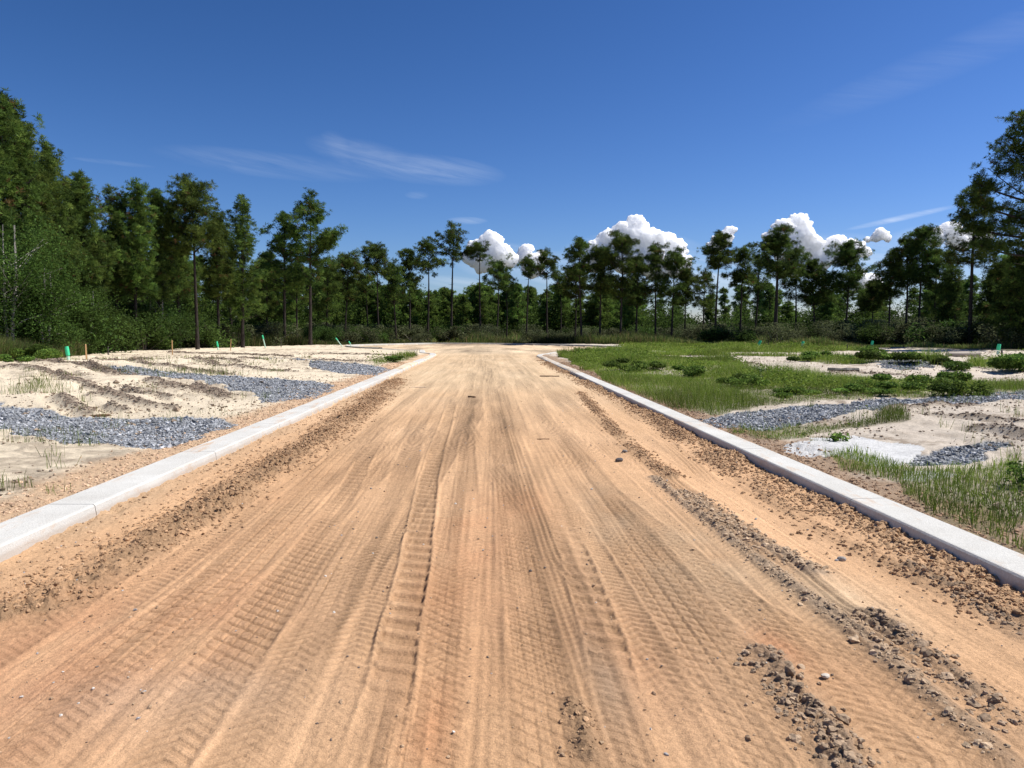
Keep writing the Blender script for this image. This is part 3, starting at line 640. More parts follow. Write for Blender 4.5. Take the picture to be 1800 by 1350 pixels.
# ------------------------------------------------------------------ grass and weeds
def blades(X, Y, Z, hgt, wid, colr, rng, lean=.45):
    n = len(X); a = rng.uniform(0, 6.283, n); ln = np.abs(rng.normal(0, lean, n)) * hgt
    dx = np.cos(a) * ln; dy = np.sin(a) * ln; b = rng.uniform(0, 6.283, n); wx = np.cos(b) * wid; wy = np.sin(b) * wid
    p0 = np.stack([X - wx, Y - wy, Z - .02], 1); p1 = np.stack([X + wx, Y + wy, Z - .02], 1)
    m0 = np.stack([X + dx * .35 - wx * .8, Y + dy * .35 - wy * .8, Z + hgt * .6], 1); m1 = np.stack([X + dx * .35 + wx * .8, Y + dy * .35 + wy * .8, Z + hgt * .6], 1)
    t = np.stack([X + dx * 1.1, Y + dy * 1.1, Z + hgt * (1 - .35 * ln / hgt)], 1)
    V = np.stack([p0, p1, m0, m1, t], 1).reshape(-1, 3); f = np.array([(0, 1, 3), (0, 3, 2), (2, 3, 4)])
    Fc = (f[None] + (np.arange(n) * 5)[:, None, None]).reshape(-1, 3)
    return V, Fc, np.repeat(colr, 5, 0)
def leaves(cen, size, nrm_up, colr, rng):
    n = len(cen); R = rand_rot(n, rng); u = R[:, :, 0]; v = R[:, :, 1]
    u[:, 2] *= (1 - nrm_up); v[:, 2] *= (1 - nrm_up)
    u /= np.linalg.norm(u, axis=1, keepdims=True) + 1e-6; v = v - (u * v).sum(1, keepdims=True) * u; v /= np.linalg.norm(v, axis=1, keepdims=True) + 1e-6
    s = size[:, None]
    V = np.stack([cen - u * s, cen - v * s * .5, cen + u * s, cen + v * s * .5], 1).reshape(-1, 3)
    Fc = np.arange(n)[:, None] * 4 + np.array([0, 1, 2, 3])
    return V, Fc, np.repeat(colr, 4, 0)
GCOL = np.array([(.165, .230, .030), (.105, .165, .025), (.22, .27, .055), (.32, .30, .12)])
def gcol(n, rng, p=(.4, .3, .22, .08), a=1.0): return GCOL[rng.choice(4, n, p=p)] * rng.uniform(.75, 1.3, (n, 1)) * a
buf = Buf()
for (P, k), dens, hm in zip(GP, (480, 120, 180, 140, 900, 1500, 90, 50, 240, 380, 90), (1.15, 1.1, 1.2, 1.2, .9, 1.35, 1, 1.3, 1.1, 1, 1)):
    x0, y0 = P.min(0); x1, y1 = P.max(0); n = int(min((x1 - x0) * (y1 - y0) * dens, 230000))
    x = rng.uniform(x0, x1, n); y = rng.uniform(y0, y1, n)
    d = grass_density(x, y); m = (d > rng.random(n) * .9) & (np.where(x > 0, x - XR, XL - x) > .12); x, y = x[m], y[m]; n = len(x)
    if not n: continue
    z, _, r = surface(x, y); m = ~r; x, y, z = x[m], y[m], z[m]; n = len(x)
    tall = .45 + 2.0 * np.clip(.4 + 2.2 * fbm(x * .45, y * .3, 4, 160), 0, 1) ** 1.3
    h = rng.uniform(.05, .26, n) * tall * hm; wv = np.maximum(.0030, y * .00018) * rng.uniform(.7, 1.3, n)
    V, Fc, cc = blades(x, y, z, h, wv, gcol(n, rng) * (.55 + 1.1 * np.clip(.5 + 1.6 * fbm(x * .5, y * .35, 4, 161), 0, 1))[:, None], rng, .75); buf.add(V, Fc, cc)
# creeping leaves among the grass
LV = []
for (P, k), dens in zip(GP, (90, 30, 80, 80, 60, 40, 30, 0, 80, 120, 30)):
    x0, y0 = P.min(0); x1, y1 = P.max(0); n = int(min((x1 - x0) * (y1 - y0) * dens, 60000))
    if n < 5: continue
    x = rng.uniform(x0, x1, n); y = rng.uniform(y0, y1, n); q = fbm(x * .45, y * .25, 4, 165, .6)
    m = (grass_density(x, y) > .1) & (q > .03 + .05 * rng.random(n)) & (np.where(x > 0, x - XR, XL - x) > .2); x, y, q = x[m], y[m], q[m]; n = len(x)
    if not n: continue
    z, _, _ = surface(x, y); hh = np.clip((q - .03) * 3.2, .03, .55)
    V, Fc, cc = leaves(np.stack([x, y, z + hh * rng.random(n) ** .6], 1), (.016 + y * .0008) * rng.uniform(.6, 1.4, n), .35, gcol(n, rng, (.45, .45, .1, 0.0)), rng)
    buf.add(V, Fc, cc)
# sparse tufts on the sand, both sides
for (cnt, side) in ((150, -1), (130, 1)):
    for _ in range(cnt):
        y = 7 + 40 * rng.random() ** 1.5; x = (XL - .8 - rng.random() * y * .62) if side < 0 else (XR + .8 + rng.random() * y * .6)
        n = rng.integers(6, 26); xx = x + rng.normal(0, .05 + .004 * y, n); yy = y + rng.normal(0, .06, n)
        z, _, _ = surface(xx, yy)
        V, Fc, cc = blades(xx, yy, z, rng.uniform(.08, .26, n), np.maximum(.003, y * .00022) * np.ones(n), gcol(n, rng, (.2, .3, .3, .2), .85), rng, .6); buf.add(V, Fc, cc)
for (px, py, n, sx, sy, hh) in [(55, 690, 260, .5, .35, .35), (70, 682, 160, .35, .3, .4), (215, 655, 120, .8, .3, .3), (300, 655, 160, 1.0, .4, .35), (340, 652, 120, .8, .4, .3), (390, 655, 120, .8, .4, .3),
                           (105, 745, 60, .25, .15, .2), (60, 760, 60, .25, .15, .2), (20, 745, 60, .3, .15, .2), (160, 750, 40, .2, .1, .15), (360, 640, 200, 2.0, 1, .3), (440, 690, 60, .6, .6, .25), (410, 715, 30, .3, .3, .2), (345, 712, 30, .3, .3, .2), (30, 830, 20, .1, .1, .2), (90, 835, 20, .1, .1, .15)]:
    p = g(px, py, .25); xx = p[0] + rng.normal(0, sx, n); yy = p[1] + rng.normal(0, sy, n); z, _, _ = surface(xx, yy)
    V, Fc, cc = blades(xx, yy, z, rng.uniform(.3, 1, n) * hh, np.maximum(.003, yy * .0002), gcol(n, rng, (.15, .35, .3, .2), .75), rng, .7); buf.add(V, Fc, cc)
go = link('grass', buf.mesh('grass'), M_grass); tag(go, 'green grass growing in patches over the lots beside the kerbs', 'grass', kind='stuff')
# tall rank grass before the trees
buf = Buf(); n = 150000
px = rng.uniform(-60, 1860, n); yb = np.interp(px, [-100, 0, 100, 200, 300, 500, 620, 850, 1100, 1300, 1500, 1700, 1900], [640, 634, 628, 615, 610, 605.5, 604, 602.8, 604.5, 606.5, 610, 613, 616]) - rng.random(n) ** 1.5 * np.interp(px, [0, 500, 1000, 1800], [6, 5, 6, 9])
dd = np.maximum(yb - HORIZON, 8); Yd = F * (CAMZ - .25) / dd; Xd = (px - 855) / F * Yd
kp = ~road_in(Xd, Yd) & (pdist(far_line, Xd, Yd) > 1.2); Xd, Yd, px = Xd[kp], Yd[kp], px[kp]; n = len(Xd)
z, _, _ = surface(Xd, Yd)
pc = np.array([(.10, .14, .032), (.07, .095, .028), (.19, .17, .07), (.24, .17, .09)])
pick = rng.random(n); idx = np.where(pick < .45, 0, np.where(pick < .75, 1, np.where(pick < .92, 2, 3)))
h = rng.uniform(.25, 1.0, n) * (.25 + 2.2 * np.clip(.35 + 1.8 * fbm(Xd * .14, Yd * .08, 4, 170), 0, 1))
V, Fc, cc = blades(Xd, Yd, z, h, Yd * .00028, pc[idx] * rng.uniform(.7, 1.3, (n, 1)) * np.clip(1 + 2.6 * fbm(Xd * .12, Yd * .06, 4, 171), .3, 2)[:, None], rng, .35); buf.add(V, Fc, cc)
tag(link('tall_grass', buf.mesh('tall_grass'), M_grass), 'rank tall grass and reddish stems along the foot of the pine wood', 'grass', kind='stuff')

def weed_mesh(rng, R, H, n, size, cols):
    nl = rng.integers(5, 10); lobe = np.stack([rng.normal(0, R * .45, nl), rng.normal(0, R * .45, nl), np.abs(rng.normal(H * .45, H * .2, nl))], 1); lr = rng.uniform(.35, .6, nl) * min(R, H * 1.2)
    k = rng.integers(0, nl, n); d = rng.normal(size=(n, 3)); d /= np.linalg.norm(d, axis=1, keepdims=True)
    c = lobe[k] + d * (lr[k] * rng.uniform(.55, 1.08, n))[:, None] * np.array([1, 1, H / R * .8 if H < R else 1]); c[:, 2] = np.abs(c[:, 2]) * 1.0 + .01
    cc = cols[rng.integers(0, len(cols), n)] * rng.uniform(.7, 1.35, (n, 1)) * (1 + .25 * rng.normal(size=nl))[k][:, None]
    b = Buf(); V, Fc, C_ = leaves(c, size * rng.uniform(.6, 1.3, n), .35, cc, rng); b.add(V, Fc, C_); return b, lobe
WC = np.array([(.10, .165, .030), (.070, .125, .024), (.16, .23, .045)])
rw = np.random.default_rng(8)
def thing_plant(name, loc, foliage_me, stem_me, mat, label, cat, group=None, rot=0, sc=1):
    e_ = empty(name, loc); e_.rotation_euler = (0, 0, rot); e_.scale = (sc,) * 3
    tag(e_, label, cat, group); link('foliage', foliage_me, None, e_) if foliage_me.materials else link('foliage', foliage_me, mat, e_)
    if stem_me is not None: link('stem', stem_me, None, e_) if stem_me.materials else link('stem', stem_me, M_bark, e_)
    return e_
def stems(rng, lobe, rad, c=(.16, .12, .08)):
    b = Buf()
    for l in lobe:
        p = np.array([[l[0] * .1, l[1] * .1, -.08], [l[0] * .5, l[1] * .5, l[2] * .45], l]); tube(b, p, np.array([1, .7, .3]) * rad, 5, c)
    return b.mesh('stem')
WEEDS = [(1135, 650, 1.2, .55, 3800, .045, 'dark leafy weed clump just past the right kerb'),
         (1225, 660, .8, .45, 2600, .045, 'rough leafy weed clump in the grass behind the right kerb'),
         (1310, 676, .8, .42, 2600, .04, 'leafy weed clump above the near end of the right gravel strip'),
         (1705, 694, .42, .42, 2600, .035, 'leafy bright green weed bush at the edge of the long gravel strip on the right'),
         (1615, 648, 1.9, .75, 9000, .06, 'widest dark green weed mound standing tall in the middle of the right lot'),
         (1780, 655, 1.8, .8, 6000, .06, 'spreading green weed patch at the right edge beside the dark post'),
         (1530, 628, .9, .6, 3000, .06, 'small green weed clump around the foot of a pale green pipe'),
                         (1440, 640, 1.6, .5, 5000, .06, 'low leafy weed mound in the middle of the right lot'),
                 (1560, 690, 1.1, .38, 5000, .04, 'leafy weed clump behind the right gravel strip'),
         (1645, 678, .8, .5, 3500, .045, 'upright weed clump standing left of the bright weed bush'),
         (1420, 690, 1.3, .32, 4500, .04, 'broad leafy weed mat behind the right gravel strip'),
         (1475, 766, .12, .13, 160, .03, 'tiny green sprig on the white powder patch'),
         (1800, 835, .22, .30, 500, .022, 'weed clump with thin leaves at the right edge near the kerb'),
         (50, 632, 1.5, .9, 8000, .06, 'rounded dark green bush behind the left sand bank'),
         (30, 645, .8, .4, 1500, .05, 'low green weeds at the crest of the left sand bank'),
         (690, 634, 1.4, .35, 3000, .05, 'green weed patch inside the bend of the left kerb')]
for (px, py, R, H, n, s, lab) in WEEDS:
    if H < .55 and R > .9: H *= 1.1
    p = g(px, py, .25); z, _, _ = surface([p[0]], [p[1]])
    b, lobe = weed_mesh(rw, R, H, n, s, WC); thing_plant('weed_bush', (p[0], p[1], float(z[0]) - .03), b.mesh('foliage'), stems(rw, lobe, .012), M_leaf, lab, 'weed')

# ------------------------------------------------------------------ pines
PC = np.array([(.062, .100, .020), (.080, .124, .024), (.112, .155, .032), (.044, .074, .018)])
def pine(rng, H, hb, R, style, nt, nl, nw, mm, lean=0.0, extra=None, tr=None, pc=1.0, near=False):
    """trunk mesh (with limbs) and crown mesh (needle tufts) of one pine, base at the origin"""
    tb = Buf(); k = 9; t = np.linspace(0, 1, k)
    wx = rng.normal(0, .010 * H) ; ph = rng.uniform(0, 6)
    path = np.stack([lean * H * t + wx * np.sin(t * 3.3 + ph) - wx * math.sin(ph), rng.normal(0, .008 * H) * np.sin(t * 3 + ph), t * H * .97], 1)
    r0 = tr if tr else .0105 * H + .03; rad = r0 * (1 - .82 * t ** 1.1); rad[0] *= 1.25
    path[0, 2] = -.4
    bc = np.array((.050, .041, .035)) * rng.uniform(.8, 1.25)
    tube(tb, path, rad, 8, bc)
    pt = lambda h: np.array([np.interp(h / H, t, path[:, 0]), np.interp(h / H, t, path[:, 1]), h])
    tips = []; ax = []; cb_ = []
    dens = {'cone': 50, 'round': 28, 'layer': 20, 'slim': 18, 'dense': 60}[style]
    q = (np.arange(dens) + rng.random(dens) * .8) / dens
    if style == 'layer': q = np.floor(q * 6) / 6 + .03 + rng.normal(0, .02, dens); q = np.clip(q, 0, .98)
    az = rng.uniform(0, 6.28) + np.arange(dens) * 2.4 + rng.normal(0, .4, dens)
    limbs = []
    for i in range(dens):
        s = q[i]; h = hb + (H - hb) * s * .93
        if style in ('cone', 'dense'): L = R * (1.0 - s) ** .5 * min(1, .6 + s * 2.2) + .2; el = .32 + .8 * s
        elif style == 'round': L = R * math.sqrt(max(.04, 1 - ((s - .45) / .62) ** 2)); el = .22 + .8 * s
        elif style == 'layer': L = R * (.95 - .55 * s) * rng.uniform(.6, 1.15); el = .10 + .3 * s
        else: L = R * math.sqrt(max(.05, 1 - ((s - .5) / .6) ** 2)); el = .2 + .6 * s
        L *= rng.uniform(.6, 1.12)
        limbs.append((h - L * .25 * (s < .4), az[i], L, el + rng.normal(0, .12)))
    if extra:
        for (h, a, L, el) in extra: limbs.append((h, a, L, el))
    nd = rng.integers(2, 7)
    for _ in range(nd):                       # dead stubs below the crown
        h = hb * rng.uniform(.55, .98); a = rng.uniform(0, 6.28); L = R * rng.uniform(.15, .45); c0 = pt(h)
        d = np.array([math.cos(a), math.sin(a), rng.uniform(-.1, .35)]); tube(tb, [c0, c0 + d * L * .6, c0 + d * L + (0, 0, .1 * L)], [.035, .02, .008], 4, bc * 1.2, cap=False)
    wts = np.array([l[2] for l in limbs]); per = np.maximum(2, (nt * wts / wts.sum())).astype(int)
    for (h, a, L, el), m in zip(limbs, per):
        c0 = pt(min(h, H * .96)); d = np.array([math.cos(a) * math.cos(el), math.sin(a) * math.cos(el), math.sin(el)])
        side = np.array([-math.sin(a), math.cos(a), 0]); bend = rng.normal(0, .12)
        S = np.linspace(0, 1, 5)[:, None]; P = c0 + d * L * S + side * L * bend * S ** 2 + np.array([0, 0, 1]) * L * (.16 * S ** 2 - .05 * S)
        big = L > R * 1.15; lr = min(.011 * L + .02, r0 * .5) * (1.5 if big else 1); tube(tb, P, lr * np.array([1, .85, .7, .55, .35]), 5, bc, cap=False)
        ncl = max(1, int((m * 2.2 / 6 if near else m * 2.4 / 16) + rng.random()), int(6 * L) if big else 0)
        for _ in range(ncl):                   # sub-limbs that carry a clump of tufts
            s = rng.uniform(.5, 1.0) ** .8 if big else rng.uniform(.35, 1.02) if style != 'cone' else rng.uniform(.2, 1.02); p = np.array([np.interp(s, S[:, 0], P[:, j]) for j in range(3)])
            spread = .42 if big else (.22 + .16 * L) ; e_ = p + rng.normal(0, 1, 3) * spread * np.array([1, 1, .55]) + np.array([0, 0, .12 * spread + .06])
            if rng.random() < .5: tube(tb, [p, (p + e_) / 2 + rng.normal(0, .04, 3), e_], [.018, .013, .006], 3, bc, cap=False)
            kk = rng.integers(4, 8) if near else rng.integers(12, 22); cr = (.15 if near else .19) + .10 * rng.random(); cb_.append(np.full(kk, rng.choice([.7, .9, 1.1, 1.4])))
            off_ = rng.normal(0, 1, (kk, 3)) * cr * np.array([1.15, 1.15, .75])
            if style == 'cone' and near: off_[:, :2] *= .6; off_[:, 2] = rng.uniform(-.1, .75, kk); off_[:, :2] += d[:2] * off_[:, 2:3] * .35
            tips.append(e_ + off_); v = np.array([d[0] * .5, d[1] * .5, .75 if style != 'cone' else 1.1]); ax.append(np.repeat(v[None], kk, 0))
    top = pt(H * .96); tips.append(top + rng.normal(0, .22, (8, 3)) + (0, 0, .05)); ax.append(np.repeat([[0, 0, 1.3]], 8, 0)); cb_.append(np.ones(8))
    Tc = np.vstack(tips); A = np.vstack(ax) + rng.normal(0, .3, (len(Tc), 3)); n = len(Tc)
    dr = rng.normal(size=(n, mm, 3)); dr /= np.linalg.norm(dr, axis=2, keepdims=True); dr = dr + A[:, None] * .65; dr /= np.linalg.norm(dr, axis=2, keepdims=True)
    ln = nl * rng.uniform(.65, 1.15, (n, mm, 1)); pr = np.cross(dr, rng.normal(size=(n, mm, 3))); pr /= np.linalg.norm(pr, axis=2, keepdims=True)
    b0 = Tc[:, None] + dr * ln * .05; tipp = Tc[:, None] + dr * ln - np.array([0, 0, 1]) * ln * .06; mid = b0 * .45 + tipp * .55 + np.array([0, 0, 1]) * ln * .04
    V = np.stack([b0, mid + pr * nw, tipp, mid - pr * nw], 2).reshape(-1, 3); Fc = np.arange(n * mm)[:, None] * 4 + np.array([0, 1, 2, 3])
    C_ = np.repeat(PC[rng.integers(0, 4, n)] * rng.uniform(.75, 1.3, (n, 1)) * np.concatenate(cb_)[:, None] * pc, mm * 4, 0)
    brown = rng.random(n) < .02; C_[np.repeat(brown, mm * 4)] = (.14, .085, .035)
    return tb.mesh('trunk', True), mesh_np('crown', V, Fc, C_, False)
rp = np.random.default_rng(21)
GP_L, GP_C, GP_R = 'pines of the left wood', 'pines in the gap at the end of the road', 'pines of the right wood'
# x, top y, half width px, crown bottom y, distance, style, tufts, group, label
PINES = [
 (8, 165, 78, 500, 50, 'cone', 1500, 0, 'tallest bushy pine at the far left edge, its spiky top cut by the picture side'),
 (58, 215, 60, 520, 53, 'cone', 1300, 0, 'second tall bushy pine from the left edge, a step lower than its neighbour'),
 (95, 262, 52, 520, 56, 'cone', 1200, 0, 'dense pine whose top forms the lower shoulder of the far left group'),
 (128, 320, 34, 530, 62, 'cone', 800, 0, 'short dense pine filling the dip right of the far left group'),
 (160, 312, 45, 530, 60, 'cone', 1100, 0, 'dense pine with upright candle tip right of the far left group'),
 (206, 338, 38, 530, 66, 'cone', 800, 0, 'bushy pine between two candle topped pines in the left wood'),
 (237, 325, 36, 530, 66, 'cone', 900, 0, 'dense pine ending in a small round knob above the left wood'),
 (282, 338, 42, 530, 70, 'cone', 1000, 0, 'blunt topped dense pine left of the big domed pine'),
 (314, 352, 30, 530, 74, 'cone', 700, 0, 'narrow dense pine tucked against the left side of the domed pine'),
 (347, 329, 46, 440, 70, 'round', 900, 0, 'broad domed pine with forked dark limbs showing below its round crown'),
 (385, 378, 34, 530, 78, 'cone', 800, 0, 'dark bushy pine right of the domed pine'),
 (426, 346, 36, 560, 80, 'cone', 900, 0, 'tall narrow pine with feathery foliage nearly down to the brush'),
 (408, 392, 26, 560, 86, 'slim', 300, 0, 'thin pine close behind the tall feathery pine'),
 (500, 374, 46, 510, 94, 'cone', 900, 0, 'loose crowned pine leaning on the left side of the pine with the long limb'),
 (470, 445, 34, 560, 98, 'cone', 600, 0, 'low dark pine left of the leaning crowns at the end of the left wood'),
 (545, 346, 36, 500, 92, 'round', 800, 0, 'tall pine with one long limb arching right at the end of the left wood'),
 (522, 440, 24, 545, 100, 'slim', 300, 0, 'thin pine trunk between the loose crown and the pine with the long limb'),
 (575, 452, 24, 560, 104, 'slim', 350, 0, 'small feathery pine right under the long arching limb'),
 (607, 461, 42, 535, 108, 'round', 650, 1, 'wide open round pine just right of the left wood'),
 (648, 488, 20, 520, 122, 'round', 160, 1, 'small pale thin pine left of the lone round pine'),
 (667, 445, 34, 495, 112, 'round', 480, 1, 'lone round crowned pine with a low clump at its left side'),
 (697, 468, 34, 545, 116, 'dense', 700, 1, 'dark shaggy pine with foliage low down its trunk'),
 (720, 440, 30, 525, 120, 'cone', 600, 1, 'pointed dark pine left of the tall bare pines'),
 (752, 430, 28, 490, 122, 'round', 420, 1, 'straight pine with compact crown between the pointed one and the tallest of the gap'),
 (793, 408, 32, 470, 126, 'round', 480, 1, 'tallest pine of the gap, long bare trunk and drooping limb at its left'),
 (845, 432, 20, 462, 126, 'slim', 170, 1, 'very thin tall pine with small lopsided crown before the white cloud'),
 (872, 466, 28, 520, 124, 'round', 360, 1, 'pine with fan shaped crown right of the very thin pine'),
 (890, 486, 20, 525, 128, 'round', 220, 1, 'lower pine overlapping the right of the fan shaped crown'),
 (925, 462, 20, 500, 128, 'round', 240, 1, 'small airy crowned pine under the small middle cloud'),
 (962, 453, 27, 500, 118, 'round', 360, 1, 'airy pine with twin stems in front of the small clouds'),
 (985, 492, 22, 530, 122, 'round', 240, 1, 'low leaning pine beside the right wood'),
 (1022, 432, 28, 500, 104, 'round', 420, 2, 'pine at the left end of the right wood, its crown high and separate'),
 (1010, 480, 30, 545, 108, 'dense', 550, 2, 'dark low crowned pine at the left end of the right wood'),
 (1054, 437, 28, 540, 104, 'dense', 650, 2, 'dark thick crowned pine left of the domed pine under the large cloud'),
 (1090, 420, 38, 540, 102, 'round', 900, 2, 'big domed pine under the left slope of the large cloud'),
 (1118, 452, 28, 560, 106, 'dense', 500, 2, 'pine behind the right shoulder of the big domed pine'),
 (1152, 434, 26, 530, 104, 'round', 480, 2, 'upright pine in the middle below the large cloud'),
 (1180, 444, 28, 545, 104, 'round', 480, 2, 'pine with ragged right side below the large cloud'),
 (1204, 478, 24, 560, 106, 'dense', 350, 2, 'lower pine filling the dip right of the large cloud'),
 (1235, 480, 24, 560, 108, 'round', 300, 2, 'low pine left of the tiered pine'),
 (1257, 412, 38, 480, 100, 'layer', 500, 2, 'tall pine with flat tiers of foliage before the small round cloud'),
 (1300, 435, 34, 510, 102, 'layer', 480, 2, 'open branched pine with twisted limbs right of the tiered pine'),
 (1325, 447, 22, 530, 106, 'round', 280, 2, 'narrow pine between the open branched pine and the stout pine'),
 (1362, 418, 40, 500, 94, 'round', 900, 2, 'stout dark pine with thick straight trunk under the second large cloud'),
 (1398, 444, 28, 540, 100, 'round', 420, 2, 'pine at the right shoulder of the stout dark pine'),
 (1432, 462, 34, 560, 100, 'dense', 700, 2, 'broad low pine between the stout pine and the mushroom shaped pine'),
 (1485, 441, 42, 525, 96, 'round', 850, 2, 'mushroom shaped pine with dark trunk standing free right of centre'),
 (1530, 500, 26, 570, 100, 'dense', 400, 2, 'low dark pine right of the mushroom shaped pine'),
 (1563, 452, 30, 540, 88, 'round', 450, 2, 'pine with low spreading left side before the small far right cloud'),
 (1590, 424, 26, 520, 86, 'round', 420, 2, 'pine with clumped top beside the highest of the far right trio'),
 (1615, 406, 30, 510, 84, 'round', 520, 2, 'highest pine of the trio left of the thin trunked pine'),
 (1640, 445, 26, 540, 84, 'round', 360, 2, 'pine leaning behind the thin trunked pine'),
 (1705, 318, 56, 455, 70, 'layer', 620, 2, 'tall thin trunked pine with wide dark tiers near the right edge'),
 (1806, 218, 80, 440, 62, 'round', 1700, 2, 'largest dark pine at the right edge with long limbs reaching left'),
 (1748, 462, 40, 600, 70, 'dense', 800, 2, 'dark full pine between the thin trunked pine and the right edge'),
 (1790, 440, 46, 610, 64, 'dense', 1000, 2, 'dark shaded pine crown under the largest right pine'),
 (1668, 470, 30, 590, 78, 'dense', 600, 2, 'dark low pine left of the thin trunk'),
]
GRP = (GP_L, GP_C, GP_R)
PROTO = []
def put_pine(tm, cm, loc, label, group, sc=(1, 1, 1), rot=0):
    e_ = empty('pine_tree', loc); e_.scale = sc; e_.rotation_euler = (0, 0, rot); tag(e_, label, 'pine tree', group)
    for nm, me, mt in (('trunk', tm, M_bark), ('crown', cm, M_needle)):
        link(nm, me, mt if not me.materials else None, e_)
    return e_
for (px, ty, hwpx, cb, D, style, nt_, gi, lab) in PINES:
    b = at_depth(px, 600, D); top = at_depth(px, ty, D); z0, _, _ = surface([b[0]], [D]); z0 = float(z0[0])
    H = top[2] - z0; hb = max(H * .12, at_depth(px, cb, D)[2] - z0); R = hwpx / F * D
    extra = None; lean = rp.normal(0, .018); tr = None
    if gi == 2 and D > 80: hb += (24 if style == 'dense' else 14) / F * D
    if gi == 1: hb += 14 / F * D; R *= .88
    hb = min(hb, H - 2.2)
    if px == 545: extra = [(H * .55, .15, 3.6, .85), (H * .60, .1, 4.0, .65)]
    if px == 1806: extra = [(H * .50, 2.9, 4.8, .15), (H * .58, 3.2, 5.2, .2), (H * .66, 3.0, 4.4, .3), (H * .42, 3.3, 4.8, .05)]
    if px == 347: extra = [(H * .62, 2.9, 3.2, .8), (H * .6, .3, 3.0, .8)]
    if px == 793: extra = [(H * .72, 3.1, 2.8, -.1), (H * .8, 0.0, 3.6, .1)]
    if px == 1362: tr = .30
    if px == 1705: tr = .20
    near = D < 82
    tm, cm = pine(rp, H, hb, R, style, int(nt_ * 1.05), .36, .021 if near else .022, 17, lean, extra, tr, pc=(1.25 if gi == 0 else 1.1) if gi != 2 else 1.0, near=near)
    put_pine(tm, cm, (b[0], D, z0), lab, GRP[gi])
    if nt_ < 700 and D > 90: PROTO.append((tm, cm, H, z0))
# slender pines deeper in the wood: copies
proto2 = []
for i in range(7):
    H = rp.uniform(10, 13.5); tm, cm = pine(rp, H, H * rp.uniform(.18, .45), rp.uniform(1.5, 2.4), ['dense', 'round', 'cone', 'dense'][i % 4], 460, .42, .032, 14, pc=1.7); proto2.append((tm, cm, H))
back = []
for i in range(240):
    px = rp.uniform(-30, 1830) if i % 5 < 3 else rp.uniform(560, 1120)
    ylim = np.interp(px, [0, 300, 560, 640, 1000, 1100, 1500, 1650, 1800], [380, 430, 470, 502, 504, 498, 502, 490, 450])
    ylim = ylim + abs(rp.normal(0, 16)) + 5 * math.sin(px / 37)
    D = np.interp(px, [0, 300, 600, 1000, 1500, 1800], [62, 84, 135, 138, 112, 82]) + abs(rp.normal(0, 1)) * 28 + 2
    X_ = (px - 855) / F * D; Hh = CAMZ + (HORIZON - ylim) / F * D
    tm, cm, H0 = proto2[rp.integers(0, 7)]; s = Hh / H0; sw = max(.8, min(1.3, s))
    gi = 0 if px < 600 else (1 if px < 1000 else 2)
    lab = ('slender dark pine standing deep inside the left wood', 'slender pine in the low far wood beyond the end of the road', 'slender dark pine standing deep inside the right wood')[gi]
    grp = ('slender pines deep in the left wood', 'slender pines of the far wood beyond the road end', 'slender pines deep in the right wood')[gi]
    put_pine(tm, cm, (X_, D, .2), lab, grp, (sw, sw, s), rp.uniform(0, 6.28))

# ------------------------------------------------------------------ broadleaf tree, shrubs, undergrowth
def shrub(rng, R, H, n, size, cols, lobes=14, low=0.0):
    L = np.stack([rng.normal(0, R * .5, lobes), rng.normal(0, R * .5, lobes), rng.uniform(H * (low + .12), H * .88, lobes)], 1); lr = rng.uniform(.22, .42, lobes) * min(R * 1.6, H)
    k = rng.integers(0, lobes, n); d = rng.normal(size=(n, 3)); d /= np.linalg.norm(d, axis=1, keepdims=True)
    c = L[k] + d * (lr[k] * rng.uniform(.3, 1.12, n) ** .8)[:, None]; c[:, 2] = np.clip(c[:, 2], .02, H * 1.05)
    c += rng.normal(0, .06, c.shape)
    cc = cols[rng.integers(0, len(cols), n)] * rng.uniform(.6, 1.5, (n, 1)) * np.clip(1 + .22 * rng.normal(size=lobes), .5, 1.6)[k][:, None]
    b = Buf(); V, Fc, C_ = leaves(c, size * rng.uniform(.6, 1.3, n), .2, cc, rng); b.add(V, Fc, C_); return b.mesh('foliage'), L
SC = [np.array([(.048, .085, .018), (.065, .108, .022), (.036, .064, .016)]), np.array([(.080, .095, .042), (.068, .080, .034), (.095, .105, .052)]), np.array([(.090, .135, .030), (.075, .115, .026)])]
rs_ = np.random.default_rng(31); SP = []
for i, (R, H, ci, n) in enumerate([(1.9, 2.4, 0, 4200), (2.4, 3.2, 0, 5200), (1.6, 1.8, 0, 3200), (1.8, 2.2, 1, 2600), (2.2, 2.8, 1, 3000), (1.5, 1.5, 1, 2200), (1.6, 2.0, 2, 3200), (1.3, 3.4, 0, 3200), (2.6, 4.6, 0, 9000), (2.2, 5.0, 2, 8000)]):
    fm, L = shrub(rs_, R, H, n, .11, SC[ci]); SP.append((fm, stems(rs_, L, .03, (.13, .11, .09) if ci != 1 else (.26, .24, .21)), H, ci))
lbl = ('dark green leafy shrub at the foot of the %s', 'grey green twiggy shrub at the foot of the %s', 'bright green shrub at the foot of the %s')
